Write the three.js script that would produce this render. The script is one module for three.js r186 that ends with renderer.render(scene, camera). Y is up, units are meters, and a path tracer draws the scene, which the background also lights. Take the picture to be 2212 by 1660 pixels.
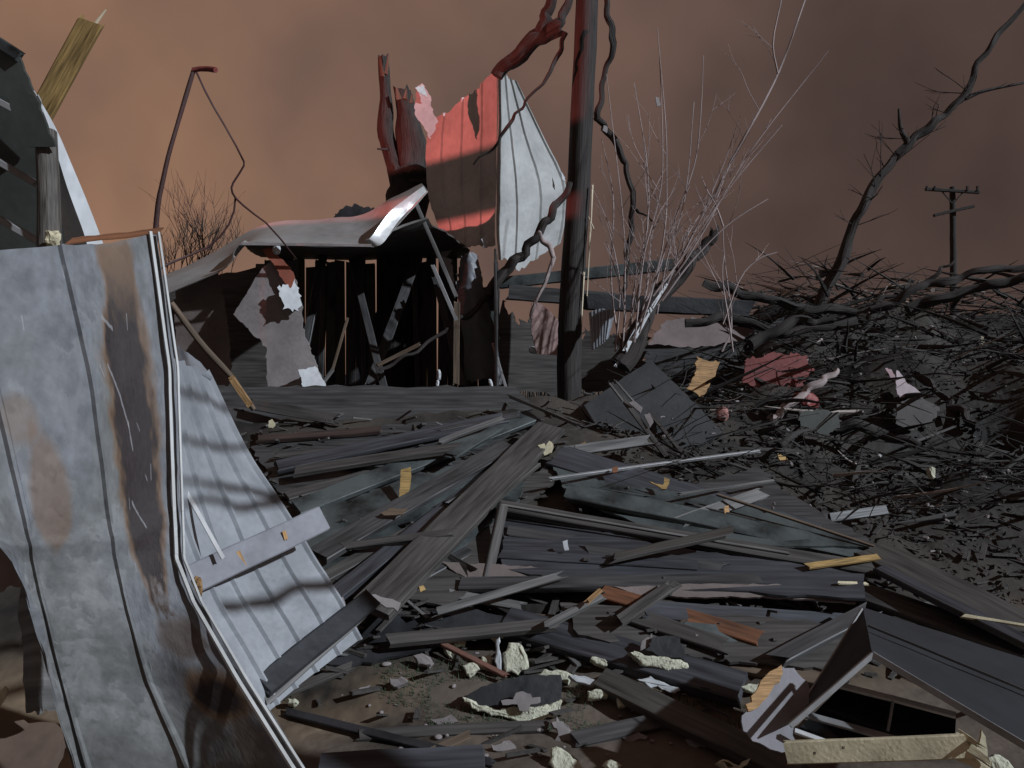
import * as THREE from 'three';
import { mergeGeometries, toCreasedNormals } from 'three/addons/utils/BufferGeometryUtils.js';

// ───────────────────────── camera, sky, light, exposure
const scene = new THREE.Scene();
const EYE = 2.0, FOV = 50, FPX = 830 / Math.tan(THREE.MathUtils.degToRad(FOV / 2));
const camera = new THREE.PerspectiveCamera(FOV, 1024 / 768, 0.05, 900);
camera.position.set(0, EYE, 0);
camera.lookAt(0, EYE, -10);
scene.add(camera);
const renderer = new THREE.WebGLRenderer({ antialias: true });
renderer.setSize(1024, 768);
renderer.toneMapping = THREE.LinearToneMapping;
renderer.toneMappingExposure = 1.0;
renderer.shadowMap.enabled = true;

let seedState = 7;
const rand = () => { seedState = (seedState * 1664525 + 1013904223) >>> 0; return seedState / 4294967296; };
const rr = (a, b) => a + (b - a) * rand();
const V = (x, y, z) => new THREE.Vector3(x, y, z);
const lerp = (a, b, t) => a + (b - a) * t;
const clamp = (t, a = 0, b = 1) => Math.min(b, Math.max(a, t));
const sstep = (a, b, t) => { t = clamp((t - a) / (b - a)); return t * t * (3 - 2 * t); };
const hash3 = (x, y, z) => { let h = (x * 374761393 + y * 668265263 + z * 2147483647) | 0; h = Math.imul(h ^ (h >>> 13), 1274126177); h ^= h >>> 16; return (h >>> 0) / 4294967296; };
function vnoise(x, y, z = 0) {
  const xi = Math.floor(x), yi = Math.floor(y), zi = Math.floor(z);
  const f = t => t * t * (3 - 2 * t), u = f(x - xi), v = f(y - yi), w = f(z - zi);
  const c = (a, b, d) => hash3(xi + a, yi + b, zi + d);
  return lerp(lerp(lerp(c(0, 0, 0), c(1, 0, 0), u), lerp(c(0, 1, 0), c(1, 1, 0), u), v), lerp(lerp(c(0, 0, 1), c(1, 0, 1), u), lerp(c(0, 1, 1), c(1, 1, 1), u), v), w);
}
const fbm = (x, y, z = 0, o = 4) => { let s = 0, a = 0.5, n = 0; for (let i = 0; i < o; i++) { s += a * vnoise(x, y, z); n += a; x = x * 2.03 + 17.1; y = y * 2.03 + 9.2; z = z * 2.03 + 3.7; a *= 0.5; } return s / n; };

// night sky: low cloud lit from below by a town beyond the left of the view
{
  const W = 1024, Hh = 512, data = new Float32Array(W * Hh * 4);
  for (let j = 0; j < Hh; j++) for (let i = 0; i < W; i++) {
    const phi = (i + 0.5) / W * Math.PI * 2 - Math.PI, th = ((j + 0.5) / Hh - 0.5) * Math.PI;
    // equirect: direction of texel, u=0.5 looks to -z side after three's convention
    const dx = Math.cos(th) * Math.cos(phi), dz = Math.cos(th) * Math.sin(phi), dy = Math.sin(th);
    // a town's glow low to the left of the view, unlit country ahead to the right, plain cloud all round; az 0 looks along the view
    const az = Math.atan2(dx, -dz), hl = Math.hypot(dx, dz), lobe = (c, w) => { let q = Math.abs(az - c); q = Math.min(q, 2 * Math.PI - q); return Math.exp(-(q * q) / (w * w)) * Math.min(1, hl * 1.5); };
    const glow = 0.34 + 0.44 * lobe(-0.6, 0.75) - 0.15 * lobe(0.55, 0.6);
    const qx = dx * 0.72 + dy * 0.62 + dz * 0.31, qy = dx * -0.55 + dy * 0.78 - dz * 0.30, qz = dx * -0.42 - dy * 0.08 + dz * 0.90, c1 = fbm(qx * 3.3 + 11.7, qy * 3.3 + 5.1, qz * 3.3 + 3.3, 6), c2 = fbm(qx * 9 + 2, qy * 9 + 8, qz * 9 + 7.7, 5);
    const cl = clamp(0.86 + (c1 - 0.5) * 0.9 + (c2 - 0.5) * 0.6, 0.35, 1.3);
    const up = lerp(1, 0.72, clamp(dy * 1.2));
    const k = glow * cl * up * 0.405;
    const warm = sstep(0.04, 0.30, k);
    const o = (j * W + i) * 4;
    data[o] = k; data[o + 1] = k * lerp(0.655, 0.56, warm); data[o + 2] = k * lerp(0.57, 0.36, warm); data[o + 3] = 1;
  }
  const sky = new THREE.DataTexture(data, W, Hh, THREE.RGBAFormat, THREE.FloatType);
  sky.mapping = THREE.EquirectangularReflectionMapping; sky.magFilter = THREE.LinearFilter; sky.minFilter = THREE.LinearFilter; sky.needsUpdate = true;
  scene.background = sky; scene.environment = sky;
}
// far cool floodlights of a road to the right of the photographer
const KEY = V(0.76, 0.50, 0.42).normalize();
const key = new THREE.DirectionalLight(new THREE.Color().setRGB(0.82, 0.90, 1.0), 3.3);
key.position.copy(KEY).multiplyScalar(40).add(V(0, 1, -8)); key.target.position.set(0, 1, -8);
key.castShadow = true; key.shadow.radius = 1.6; key.shadow.mapSize.set(2048, 2048);
Object.assign(key.shadow.camera, { left: -20, right: 20, top: 20, bottom: -20, near: 1, far: 120 });
scene.add(key, key.target);

// ───────────────────────── helpers
const taken = {};
function numbered(n) { if (!(n in taken)) { taken[n] = 0; return n; } taken[n]++; return n + '_' + String(taken[n]).padStart(3, '0'); }
function tag(o, label, category, group, kind) { if (label) o.userData.label = label; if (category) o.userData.category = category; if (group) o.userData.group = group; if (kind) o.userData.kind = kind; return o; }
const P = (x, y, d) => V((x - 1106) / FPX * d, EYE - (y - 830) / FPX * d, -d);
const PX = (px, d) => px / FPX * d;

// terrain: flat mud in front, a heap of wreckage rising behind it, flat land to the horizon
function heapY(x, z) {
  const d = -z;
  if (d < 3 || d > 60) return 0;
  const mid = d < 9.4 ? 0.40 * Math.max(0, d - 4.9) : d < 12 ? lerp(1.80, 0.9, sstep(9.8, 12, d)) : lerp(0.9, 0, sstep(12, 26, d));
  const right = d < 14 ? 0.365 * Math.max(0, d - 5.6) : lerp(3.06, 0, sstep(15, 34, d));
  const s = sstep(1.2, 4.2, x - Math.max(0, d - 8) * 0.1);
  let h = lerp(mid, right, s);
  h *= sstep(-14, -6, x) * (1 - sstep(14, 26, x));
  const near = sstep(4.2, 6, d) * (1 - sstep(20, 40, d));
  h += near * ((fbm(x * 0.9 + 40, z * 0.9 + 40, 0, 3) - 0.5) * 0.34 + (fbm(x * 3.1, z * 3.1, 5, 3) - 0.5) * 0.14);
  h += s * near * sstep(6.5, 9, d) * (fbm(x * 0.75 + 7, z * 0.75 + 3, 8, 3) - 0.45) * 1.5;
  h += (1 - near) * (1 - sstep(8, 30, d)) * (fbm(x * 2.3 + 9, z * 2.3, 1, 4) - 0.5) * 0.07;
  return h;
}
function G(x, y, off = 0) {   // where the line of sight through a point of the view meets the ground
  const r = V((x - 1106) / FPX, -(y - 830) / FPX, -1); let d = 2.5;
  for (; d < 30; d += 0.02) if (EYE + r.y * d < heapY(r.x * d, -d) + off) break;
  return V(r.x * d, EYE + r.y * d, -d);
}
function mesh(name, geo, mat, parent, at) {
  const m = new THREE.Mesh(geo, mat); m.name = parent && parent !== scene ? name : numbered(name);
  if (at) m.position.copy(at); m.castShadow = m.receiveShadow = true; (parent || scene).add(m); return m;
}
function group(name, at, label, category, grp) { const g = new THREE.Group(); g.name = numbered(name); if (at) g.position.copy(at); scene.add(g); return tag(g, label, category, grp); }
function finish(pos, uv, idx, crease = 0.6) {
  let g = new THREE.BufferGeometry();
  g.setAttribute('position', new THREE.Float32BufferAttribute(pos, 3)); g.setAttribute('uv', new THREE.Float32BufferAttribute(uv, 2)); g.setIndex(idx);
  g = toCreasedNormals(g, crease); return g;
}

// ───────────────────────── procedural materials
function tex(w, h, fn, srgb = true) {
  const d = new Uint8Array(w * h * 4), e = v => Math.round(255 * clamp(srgb ? (v <= 0.0031308 ? v * 12.92 : 1.055 * Math.pow(v, 1 / 2.4) - 0.055) : v));
  for (let j = 0; j < h; j++) for (let i = 0; i < w; i++) { const c = fn((i + 0.5) / w, (j + 0.5) / h), o = (j * w + i) * 4; d[o] = e(c[0]); d[o + 1] = e(c[1]); d[o + 2] = e(c[2]); d[o + 3] = 255; }
  const t = new THREE.DataTexture(d, w, h); t.wrapS = t.wrapT = THREE.RepeatWrapping; t.magFilter = THREE.LinearFilter; t.minFilter = THREE.LinearMipmapLinearFilter; t.generateMipmaps = true;
  if (srgb) t.colorSpace = THREE.SRGBColorSpace; t.needsUpdate = true; return t;
}
// tileable noise: blend across the border
const tileable = (f) => (u, v) => { const a = 1 - u, b = 1 - v, k = 0.25; const wu = sstep(1 - k, 1, u), wv = sstep(1 - k, 1, v); const q = (x, y) => f(x, y); return lerp(lerp(q(u, v), q(u - 1, v), wu), lerp(q(u, v - 1), q(u - 1, v - 1), wu), wv); };
const nBlotch = tileable((u, v) => fbm(u * 5 + 20, v * 5 + 20, 1, 6)), nGrain = tileable((u, v) => fbm(u * 4 + 20, v * 60 + 90, 2, 4) * 0.7 + fbm(u * 2 + 20, v * 9 + 30, 4, 3) * 0.3), nSpeck = tileable((u, v) => fbm(u * 40 + 60, v * 40 + 60, 3, 3));
const grey = v => [v, v, v];
const T = {
  blotch: tex(512, 512, (u, v) => grey(clamp(0.28 + (nBlotch(u, v) - 0.32) * 1.9 + (nSpeck(u, v) - 0.5) * 0.35, 0.05, 1))),
  grain: tex(512, 512, (u, v) => grey(clamp(0.25 + (nGrain(u, v) - 0.25) * 1.35, 0.08, 1))),
  soft: tex(512, 512, (u, v) => grey(clamp(0.55 + (nBlotch(u, v) - 0.5) * 0.42 + (nSpeck(u, v) - 0.5) * 0.16, 0.05, 1))),
  grainB: tex(512, 512, (u, v) => grey(nGrain(u, v)), false),
  blotchB: tex(512, 512, (u, v) => grey(nBlotch(u, v) * 0.6 + nSpeck(u, v) * 0.4), false),
};
const cloneT = (t, s) => { const c = t.clone(); c.repeat.set(s, s); c.needsUpdate = true; return c; };
const TS = {}; const scaled = (k, s) => TS[k + s] || (TS[k + s] = cloneT(T[k], s));
// base colours are linear; the maps average about 0.55 so the colour is raised to keep the mean
function M(r, g, b, o = {}) {
  const k = o.tex || 'soft', s = o.scale || 0.8, gain = 1.7;
  const m = new THREE.MeshStandardMaterial({ roughness: o.rough ?? 0.75, metalness: o.metal ?? 0, side: THREE.DoubleSide });
  m.color.setRGB(Math.min(1, r * gain), Math.min(1, g * gain), Math.min(1, b * gain)); m.map = scaled(k, s); m.bumpMap = scaled(k === 'grain' ? 'grainB' : 'blotchB', s); m.bumpScale = o.bump ?? 0.004;
  return m;
}
const mt = {
  darkWood: M(0.068, 0.062, 0.057, { tex: 'grain', rough: 0.6 }), darkWood2: M(0.055, 0.054, 0.054, { tex: 'grain', rough: 0.5 }), blueDark: M(0.050, 0.052, 0.059, { tex: 'grain', rough: 0.5 }),
  greenDark: M(0.050, 0.058, 0.057, { tex: 'blotch', rough: 0.55 }), tar: M(0.022, 0.023, 0.026, { tex: 'blotch', rough: 0.6, bump: 0.006 }), brownWood: M(0.12, 0.085, 0.058, { tex: 'grain' }), greyWood: M(0.14, 0.135, 0.13, { tex: 'grain' }),
  rustWood: M(0.16, 0.065, 0.03, { tex: 'grain' }), freshWood: M(0.68, 0.53, 0.36, { scale: 2, bump: 0.004 }), yellowWood: M(0.34, 0.22, 0.08, { tex: 'grain', scale: 2.6 }), orangeWood: M(0.36, 0.21, 0.09, { tex: 'grain', scale: 3 }),
  paleBoard: M(0.27, 0.24, 0.235, { rough: 0.8 }), pinkBoard: M(0.20, 0.16, 0.145, { rough: 0.8 }), cream: M(0.68, 0.585, 0.45, { rough: 0.95, scale: 2.2, bump: 0.02 }), white: M(0.55, 0.57, 0.6, { rough: 0.6, bump: 0.003 }),
  bark: M(0.040, 0.033, 0.030, { tex: 'grain', rough: 0.9, bump: 0.02, scale: 1.5 }), barkDark: M(0.032, 0.028, 0.026, { tex: 'grain', rough: 0.9, bump: 0.02, scale: 1.5 }), twig: M(0.38, 0.31, 0.30, { rough: 0.8 }), twigDark: M(0.034, 0.031, 0.028, { rough: 0.85 }),
  polewood: M(0.034, 0.029, 0.027, { tex: 'grain', rough: 0.85, bump: 0.012 }), splinter: M(0.6, 0.5, 0.36, { tex: 'grain' }),
  paint: M(0.47, 0.47, 0.47, { rough: 0.5, bump: 0.002, scale: 0.5 }), zinc: M(0.36, 0.385, 0.42, { rough: 0.42, metal: 0.35, bump: 0.002, scale: 0.6 }), darkMetal: M(0.022, 0.023, 0.027, { rough: 0.8, metal: 0.0, bump: 0.002 }), greyMetal: M(0.27, 0.27, 0.27, { rough: 0.5, metal: 0.2, bump: 0.002 }),
  sheetBack: M(0.05, 0.055, 0.05, { rough: 0.6, bump: 0.003 }), shinyTrim: M(0.75, 0.76, 0.78, { rough: 0.25, bump: 0.001 }), glass: M(0.015, 0.016, 0.02, { rough: 0.12, bump: 0.0005 }), rod: M(0.07, 0.03, 0.028, { rough: 0.7 }), redPlastic: M(0.22, 0.05, 0.045, { rough: 0.5 }),
  mud: M(0.135, 0.112, 0.09, { tex: 'blotch', rough: 0.8, bump: 0.03, scale: 0.35 }), heap: M(0.032, 0.030, 0.028, { tex: 'blotch', rough: 0.8, bump: 0.03, scale: 0.5 }), grass: M(0.05, 0.085, 0.045, { rough: 0.9 }), clay: M(0.14, 0.095, 0.07, { rough: 0.9 }),
};
mt.paleStick = M(0.38, 0.33, 0.29, { rough: 0.8 });
const DARKS = [mt.darkWood, mt.darkWood2, mt.blueDark, mt.greenDark];

// ───────────────────────── shape builders (all return geometry relative to an origin)
function spline(pts, t) {   // Catmull-Rom through an array of Vector3
  const n = pts.length - 1, f = clamp(t) * n, i = Math.min(n - 1, Math.floor(f)), u = f - i, g = k => pts[clamp(k, 0, n)];
  const p0 = i > 0 ? g(i - 1) : g(0).clone().multiplyScalar(2).sub(g(1)), p1 = g(i), p2 = g(i + 1), p3 = i + 2 <= n ? g(i + 2) : g(n).clone().multiplyScalar(2).sub(g(n - 1));
  const q = (a, b, c, d) => 0.5 * (2 * b + (c - a) * u + (2 * a - 5 * b + 4 * c - d) * u * u + (3 * b - a - 3 * c + d) * u * u * u);
  return V(q(p0.x, p1.x, p2.x, p3.x), q(p0.y, p1.y, p2.y, p3.y), q(p0.z, p1.z, p2.z, p3.z));
}
// a metal or board sheet through a grid of points, with pressed ribs, crumpling, torn edges and thickness
function sheetGeo(grid, origin, o = {}) {
  const { nu = 40, nv = 40, ribs = [], ribW = 0.012, ribH = 0.02, thick = 0.004, crumple = 0, freq = 3, rag = [0, 0, 0, 0], unit = false, seed = 0, sharpU = false, sharpV = false } = o;
  let us = []; for (let i = 0; i <= nu; i++) us.push(i / nu);
  for (const r of ribs) { us = us.filter(u => Math.abs(u - r) > ribW * 1.8 || u === 0 || u === 1); us.push(r - ribW * 1.5, r - ribW * 0.6, r + ribW * 0.6, r + ribW * 1.5); }
  us = us.filter(u => u >= 0 && u <= 1).sort((a, b) => a - b);
  const base = (u, v) => {
    const row = grid.map(r => { if (!sharpU) return spline(r, u); const n = r.length - 1, f = clamp(u) * n, i = Math.min(n - 1, Math.floor(f)); return r[i].clone().lerp(r[i + 1], f - i); });
    if (sharpV) { const n = row.length - 1, f = clamp(v) * n, i = Math.min(n - 1, Math.floor(f)), q = f - i; return row[i].clone().lerp(row[i + 1], q).lerp(spline(row, v), 0.25); }
    return spline(row, v);
  };
  const nuu = us.length, pos = [], uv = [], idx = [], L = base(0, 0.5).distanceTo(base(1, 0.5)), Lv = base(0.5, 0).distanceTo(base(0.5, 1));
  const front = [], back = [];
  for (let j = 0; j <= nv; j++) for (let i = 0; i < nuu; i++) {
    let u = us[i], v = j / nv; const n1 = vnoise(u * 8 + seed, 3.3, seed) - 0.2 + 0.35 * (vnoise(u * 25 + seed, 1, 1) - 0.5), n2 = vnoise(v * 8 + seed, 8.3, seed) - 0.2 + 0.35 * (vnoise(v * 25 + seed, 1, 1) - 0.5);
    const v2 = lerp(rag[0] * n1, 1 - rag[1] * n1, v), u2 = lerp(rag[2] * n2, 1 - rag[3] * n2, u);
    const p = base(u2, v2), e = 0.004, du = base(Math.min(1, u2 + e), v2).sub(base(Math.max(0, u2 - e), v2)), dv = base(u2, Math.min(1, v2 + e)).sub(base(u2, Math.max(0, v2 - e)));
    const n = dv.cross(du).normalize(); if (n.dot(V(-p.x, EYE - p.y, -p.z)) < 0) n.negate();
    let h = 0; for (const r of ribs) { const q = Math.abs(us[i] - r) / ribW; h = Math.max(h, ribH * clamp((1.5 - q) / 0.9)); }
    h += crumple * ((fbm(u2 * freq * L + seed, v2 * freq * Lv + seed, seed, 3) - 0.5) * 2);
    if (o.dents) h -= o.dents * Math.abs(fbm(u2 * 3.2 * L + seed * 2, v2 * 3.2 * Lv, seed + 4, 2) - 0.5) * 4;
    const f = p.clone().addScaledVector(n, h).sub(origin), bk = p.clone().addScaledVector(n, h - thick).sub(origin);
    front.push(f); back.push(bk); uv.push(unit ? u2 : u2 * L, unit ? 1 - v2 : v2 * Lv);
  }
  const N = front.length; for (const p of front) pos.push(p.x, p.y, p.z); for (const p of back) pos.push(p.x, p.y, p.z); uv.push(...uv);
  const id = (i, j) => j * nuu + i, quad = (a, b, c, d) => idx.push(a, b, c, a, c, d);
  for (let j = 0; j < nv; j++) for (let i = 0; i < nuu - 1; i++) { quad(id(i, j), id(i, j + 1), id(i + 1, j + 1), id(i + 1, j)); quad(N + id(i, j), N + id(i + 1, j), N + id(i + 1, j + 1), N + id(i, j + 1)); }
  for (let i = 0; i < nuu - 1; i++) for (const j of [0, nv]) quad(id(i, j), id(i + 1, j), N + id(i + 1, j), N + id(i, j));
  for (let j = 0; j < nv; j++) for (const i of [0, nuu - 1]) quad(id(i, j), id(i, j + 1), N + id(i, j + 1), N + id(i, j));
  return finish(pos, uv, idx, 0.45);
}
const gridP = rows => rows.map(r => r.map(p => p instanceof THREE.Vector3 ? p : P(...p)));
const mid = grid => { const c = V(0, 0, 0); let n = 0; for (const r of grid) for (const p of r) { c.add(p); n++; } return c.multiplyScalar(1 / n); };
function sheet(name, rows, mat, label, category, o = {}) { const g = gridP(rows), c = mid(g); return tag(mesh(name, sheetGeo(g, c, o), mat, scene, c), label, category, o.group); }
function sheetPart(name, rows, mat, parent, o = {}) { const g = gridP(rows); return mesh(name, sheetGeo(g, parent.position, o), mat, parent); }

// a flat torn piece: outline cut on a tilted plane through one point, with thickness
function polyGeo(outline, ctr, normal, o = {}) {
  const n = V(...normal).normalize(), ex = V(0, 1, 0).cross(n).normalize(); if (ex.length() < 0.1) ex.set(1, 0, 0); const ey = n.clone().cross(ex);
  const flat = outline.map(([x, y]) => { const r = V((x - 1106) / FPX, -(y - 830) / FPX, -1), eye = V(0, EYE, 0); const t = ctr.clone().sub(eye).dot(n) / r.dot(n); const q = eye.addScaledVector(r, t).sub(ctr); return [q.dot(ex), q.dot(ey)]; });
  const rag = o.rag ?? 0.01, seed = o.seed ?? rand() * 50, pts = [];
  for (let i = 0; i < flat.length; i++) { const a = flat[i], b = flat[(i + 1) % flat.length], L = Math.hypot(b[0] - a[0], b[1] - a[1]), k = Math.max(1, Math.min(14, Math.round(L / (o.step ?? 0.03)))); for (let s = 0; s < k; s++) { const t = s / k, w = rag * (s ? 1 : 0.4); pts.push(new THREE.Vector2(lerp(a[0], b[0], t) + w * (vnoise(i * 9 + t * k * 0.9, seed, 1) - 0.5) * 2, lerp(a[1], b[1], t) + w * (vnoise(i * 9 + t * k * 0.9, seed, 5) - 0.5) * 2)); } }
  const th = o.thick ?? 0.015, bev = o.bevel ?? 0;
  let g = new THREE.ExtrudeGeometry(new THREE.Shape(pts), { depth: th, bevelEnabled: bev > 0, bevelSize: bev, bevelThickness: bev, bevelSegments: 3, bevelOffset: -bev });
  const pos = g.attributes.position, m = new THREE.Matrix4().makeBasis(ex, ey, n); g.translate(0, 0, -th); g.applyMatrix4(m);
  if (o.lump) { for (let i = 0; i < pos.count; i++) { const x = pos.getX(i), y = pos.getY(i), z = pos.getZ(i), k = o.lump; pos.setXYZ(i, x + k * (vnoise(x * 22, y * 22, z * 22 + seed) - 0.5), y + k * (vnoise(x * 22 + 9, y * 22, z * 22 + seed) - 0.5), z + k * (vnoise(x * 22, y * 22 + 9, z * 22 + seed) - 0.5)); } g.computeVertexNormals(); }
  return g;
}
function poly(name, outline, d, normal, mat, label, category, o = {}) {
  const cx = outline.reduce((s, p) => s + p[0], 0) / outline.length, cy = outline.reduce((s, p) => s + p[1], 0) / outline.length;
  const c = typeof d === 'number' ? P(cx, cy, d) : d === 'g' ? G(cx, cy, o.off ?? 0.05) : d;
  return tag(mesh(name, polyGeo(outline, c, normal, o), mat, scene, c), label, category, o.group);
}
function polyPart(name, outline, d, normal, mat, parent, o = {}) {
  const cx = outline.reduce((s, p) => s + p[0], 0) / outline.length, cy = outline.reduce((s, p) => s + p[1], 0) / outline.length, c = P(cx, cy, d);
  const g = polyGeo(outline, c, normal, o); g.translate(c.x - parent.position.x, c.y - parent.position.y, c.z - parent.position.z); return mesh(name, g, mat, parent);
}
// a board between two points, chamfered, slightly bowed, with broken ends
function boardGeo(a, b, w, t, origin, o = {}) {
  const dir = b.clone().sub(a), L = dir.length(); dir.normalize();
  const hint = o.up ? V(...o.up) : V(0, 0.85, 0.5), side = dir.clone().cross(hint).normalize(), up = side.clone().cross(dir);
  if (o.roll) { side.applyAxisAngle(dir, o.roll); up.applyAxisAngle(dir, o.roll); }
  const ch = Math.min(w, t) * 0.12, hw = w / 2, ht = t / 2, prof = [[-hw + ch, -ht], [hw - ch, -ht], [hw, -ht + ch], [hw, ht - ch], [hw - ch, ht], [-hw + ch, ht], [-hw, ht - ch], [-hw, -ht + ch]];
  const ns = o.ns ?? Math.max(2, Math.min(10, Math.round(L / 0.25))), pos = [], uv = [], idx = [], bow = (o.bow ?? 0.01) * L * (rand() - 0.3), tw = (o.twist ?? 0.06) * (rand() - 0.5), rag = o.rag ?? 0.05, taper = o.taper ?? 1, vo = rand() * 3, uo = rand() * 3;
  for (let i = 0; i <= ns; i++) {
    const s = i / ns, c = a.clone().addScaledVector(dir, L * s).addScaledVector(up, bow * 4 * s * (1 - s)), ca = Math.cos(tw * s), sa = Math.sin(tw * s), sc = lerp(1, taper, s);
    for (let k = 0; k <= 8; k++) {
      let [x, y] = prof[k % 8]; x *= sc; const p = c.clone().addScaledVector(side, x * ca - y * sa).addScaledVector(up, x * sa + y * ca);
      if (i === 0 || i === ns) p.addScaledVector(dir, (i ? 1 : -1) * rag * (hash3(k % 8, i, Math.floor(L * 1000)) - 0.35)); else p.addScaledVector(up, (hash3(k % 8, i, 7) - 0.5) * t * 0.06).addScaledVector(side, (hash3(k % 8, i, 9) - 0.5) * w * 0.04);
      p.sub(origin); pos.push(p.x, p.y, p.z); uv.push(uo + L * s, vo + [0, w, w, w + t, w + t, 2 * w + t, 2 * w + t, 2 * (w + t), 2 * (w + t)][k]);
    }
  }
  for (let i = 0; i < ns; i++) for (let k = 0; k < 8; k++) { const q = i * 9 + k; idx.push(q, q + 9, q + 1, q + 1, q + 9, q + 10); }
  for (const e of [0, ns]) { const c = a.clone().addScaledVector(dir, L * e / ns + (e ? -0.3 : 0.3) * rag).addScaledVector(up, 0).sub(origin), ci = pos.length / 3; pos.push(c.x, c.y, c.z); uv.push(0, 0); for (let k = 0; k < 8; k++) idx.push(ci, e * 9 + k, e * 9 + k + 1); }
  return finish(pos, uv, idx, 0.5);
}
function board(name, a, b, w, t, mat, label, category, o = {}) { const c = a.clone().add(b).multiplyScalar(0.5); return tag(mesh(name, boardGeo(a, b, w, t, c, o), mat, scene, c), label, category, o.group); }
function boardPart(name, a, b, w, t, mat, parent, o = {}) { return mesh(name, boardGeo(a, b, w, t, parent.position, o), mat, parent); }
// a tapering knobbly limb through points
function limbGeo(pts, r0, r1, origin, o = {}) {
  const sides = o.sides ?? 7, L = pts.reduce((s, p, i) => i ? s + p.distanceTo(pts[i - 1]) : 0, 0), ns = o.ns ?? Math.max(3, Math.min(60, Math.round(L / (o.step ?? 0.12)))), pos = [], uv = [], idx = [], sd = o.seed ?? rand() * 99, kn = o.knob ?? 0.25, wob = o.wob ?? 0.6;
  let nrm = null;
  for (let i = 0; i <= ns; i++) {
    const s = i / ns, c = spline(pts, s), tg = spline(pts, Math.min(1, s + 0.01)).sub(spline(pts, Math.max(0, s - 0.01))).normalize();
    if (!nrm) { nrm = Math.abs(tg.y) < 0.9 ? V(0, 1, 0).cross(tg).normalize() : V(1, 0, 0).cross(tg).normalize(); } else nrm.addScaledVector(tg, -nrm.dot(tg)).normalize();
    const bn = tg.clone().cross(nrm), r = lerp(r0, r1, s);
    c.addScaledVector(nrm, wob * r * (vnoise(s * L * 2.2, sd, 1) - 0.5)).addScaledVector(bn, wob * r * (vnoise(s * L * 2.2, sd, 4) - 0.5));
    for (let k = 0; k <= sides; k++) { const a = (k % sides) / sides * Math.PI * 2, q = r * (1 + kn * (vnoise(Math.cos(a) * 1.3 + sd, Math.sin(a) * 1.3, s * L * 3) - 0.5) * 2), jag = (o.jag && i === ns) ? o.jag * hash3(k % sides, 3, 5) : 0; const p = c.clone().addScaledVector(nrm, Math.cos(a) * q).addScaledVector(bn, Math.sin(a) * q).addScaledVector(tg, jag).sub(origin); pos.push(p.x, p.y, p.z); uv.push(s * L, k / sides * r0 * 6.28); }
  }
  const w = sides + 1; for (let i = 0; i < ns; i++) for (let k = 0; k < sides; k++) { const q = i * w + k; idx.push(q, q + 1, q + w, q + 1, q + w + 1, q + w); }
  for (const e of [0, ns]) { const c = spline(pts, e / ns).sub(origin), ci = pos.length / 3; pos.push(c.x, c.y, c.z); uv.push(0, 0); for (let k = 0; k < sides; k++) idx.push(ci, e * w + k, e * w + k + 1); }
  return finish(pos, uv, idx, 1.2);
}
const kinky = (pts, k, amp) => { const out = []; for (let i = 0; i < pts.length - 1; i++) for (let j = 0; j < k; j++) { const t = j / k, p = pts[i].clone().lerp(pts[i + 1], t); if (j || i) p.add(V(rr(-amp, amp), rr(-amp, amp), rr(-amp, amp))); out.push(p); } out.push(pts[pts.length - 1]); return out; };
const path = list => list.map(p => p instanceof THREE.Vector3 ? p : P(...p));
function limb(name, list, r0, r1, mat, label, category, o = {}) { const pts = o.kink ? kinky(path(list), 3, o.kink) : path(list), c = pts[0].clone(); return tag(mesh(name, limbGeo(pts, r0, r1, c, o), mat, scene, c), label, category, o.group); }
function limbPart(name, list, r0, r1, mat, parent, o = {}) { return mesh(name, limbGeo(o.kink ? kinky(path(list), 3, o.kink) : path(list), r0, r1, parent.position, o), mat, parent); }
// a lump of foam or insulation
function lumpGeo(sx, sy, sz, seed, rough = 0.35) {
  const g = new THREE.IcosahedronGeometry(1, 3), p = g.attributes.position;
  for (let i = 0; i < p.count; i++) { const v = V(p.getX(i), p.getY(i), p.getZ(i)), k = 1 + rough * (fbm(v.x * 1.7 + seed, v.y * 1.7, v.z * 1.7 + seed, 4) - 0.5) * 2.4; const q = c => Math.sign(c) * Math.pow(Math.abs(c), 0.75); p.setXYZ(i, q(v.x) * k * sx, q(v.y) * k * sy, q(v.z) * k * sz); }
  g.computeVertexNormals(); return g;
}
function lump(name, at, s, mat, label, category, o = {}) { const m = mesh(name, lumpGeo(s[0], s[1], s[2], rand() * 60, o.rough), mat, scene, at); m.rotation.set(rr(-0.4, 0.4), rr(0, 6), rr(-0.3, 0.3)); return tag(m, label, category, o.group); }
// spray of bare twigs as one geometry
function twigGeo(list, root, dir, len, r, depth, o = {}) {
  const pts = [root.clone()], d = dir.clone().normalize(), k = 4; let p = root.clone();
  for (let i = 0; i < k; i++) { d.add(V(rr(-1, 1), rr(-0.6, 1) * 0.6, rr(-1, 1)).multiplyScalar(o.crook ?? 0.16)).normalize(); p = p.clone().addScaledVector(d, len / k); pts.push(p); }
  list.push(limbGeo(pts, r, r * 0.45, o.origin, { sides: 4, ns: 5, knob: 0.1, wob: 0.4 }));
  if (depth > 0) { const n = o.kids ?? 4; for (let i = 0; i < n; i++) { const t = rr(0.25, 0.95), q = spline(pts, t), nd = d.clone().add(V(rr(-1, 1), rr(-0.3, 0.9), rr(-1, 1)).multiplyScalar(0.75)).normalize(); twigGeo(list, q, nd, len * rr(0.35, 0.65), r * 0.6, depth - 1, o); } }
}

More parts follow.
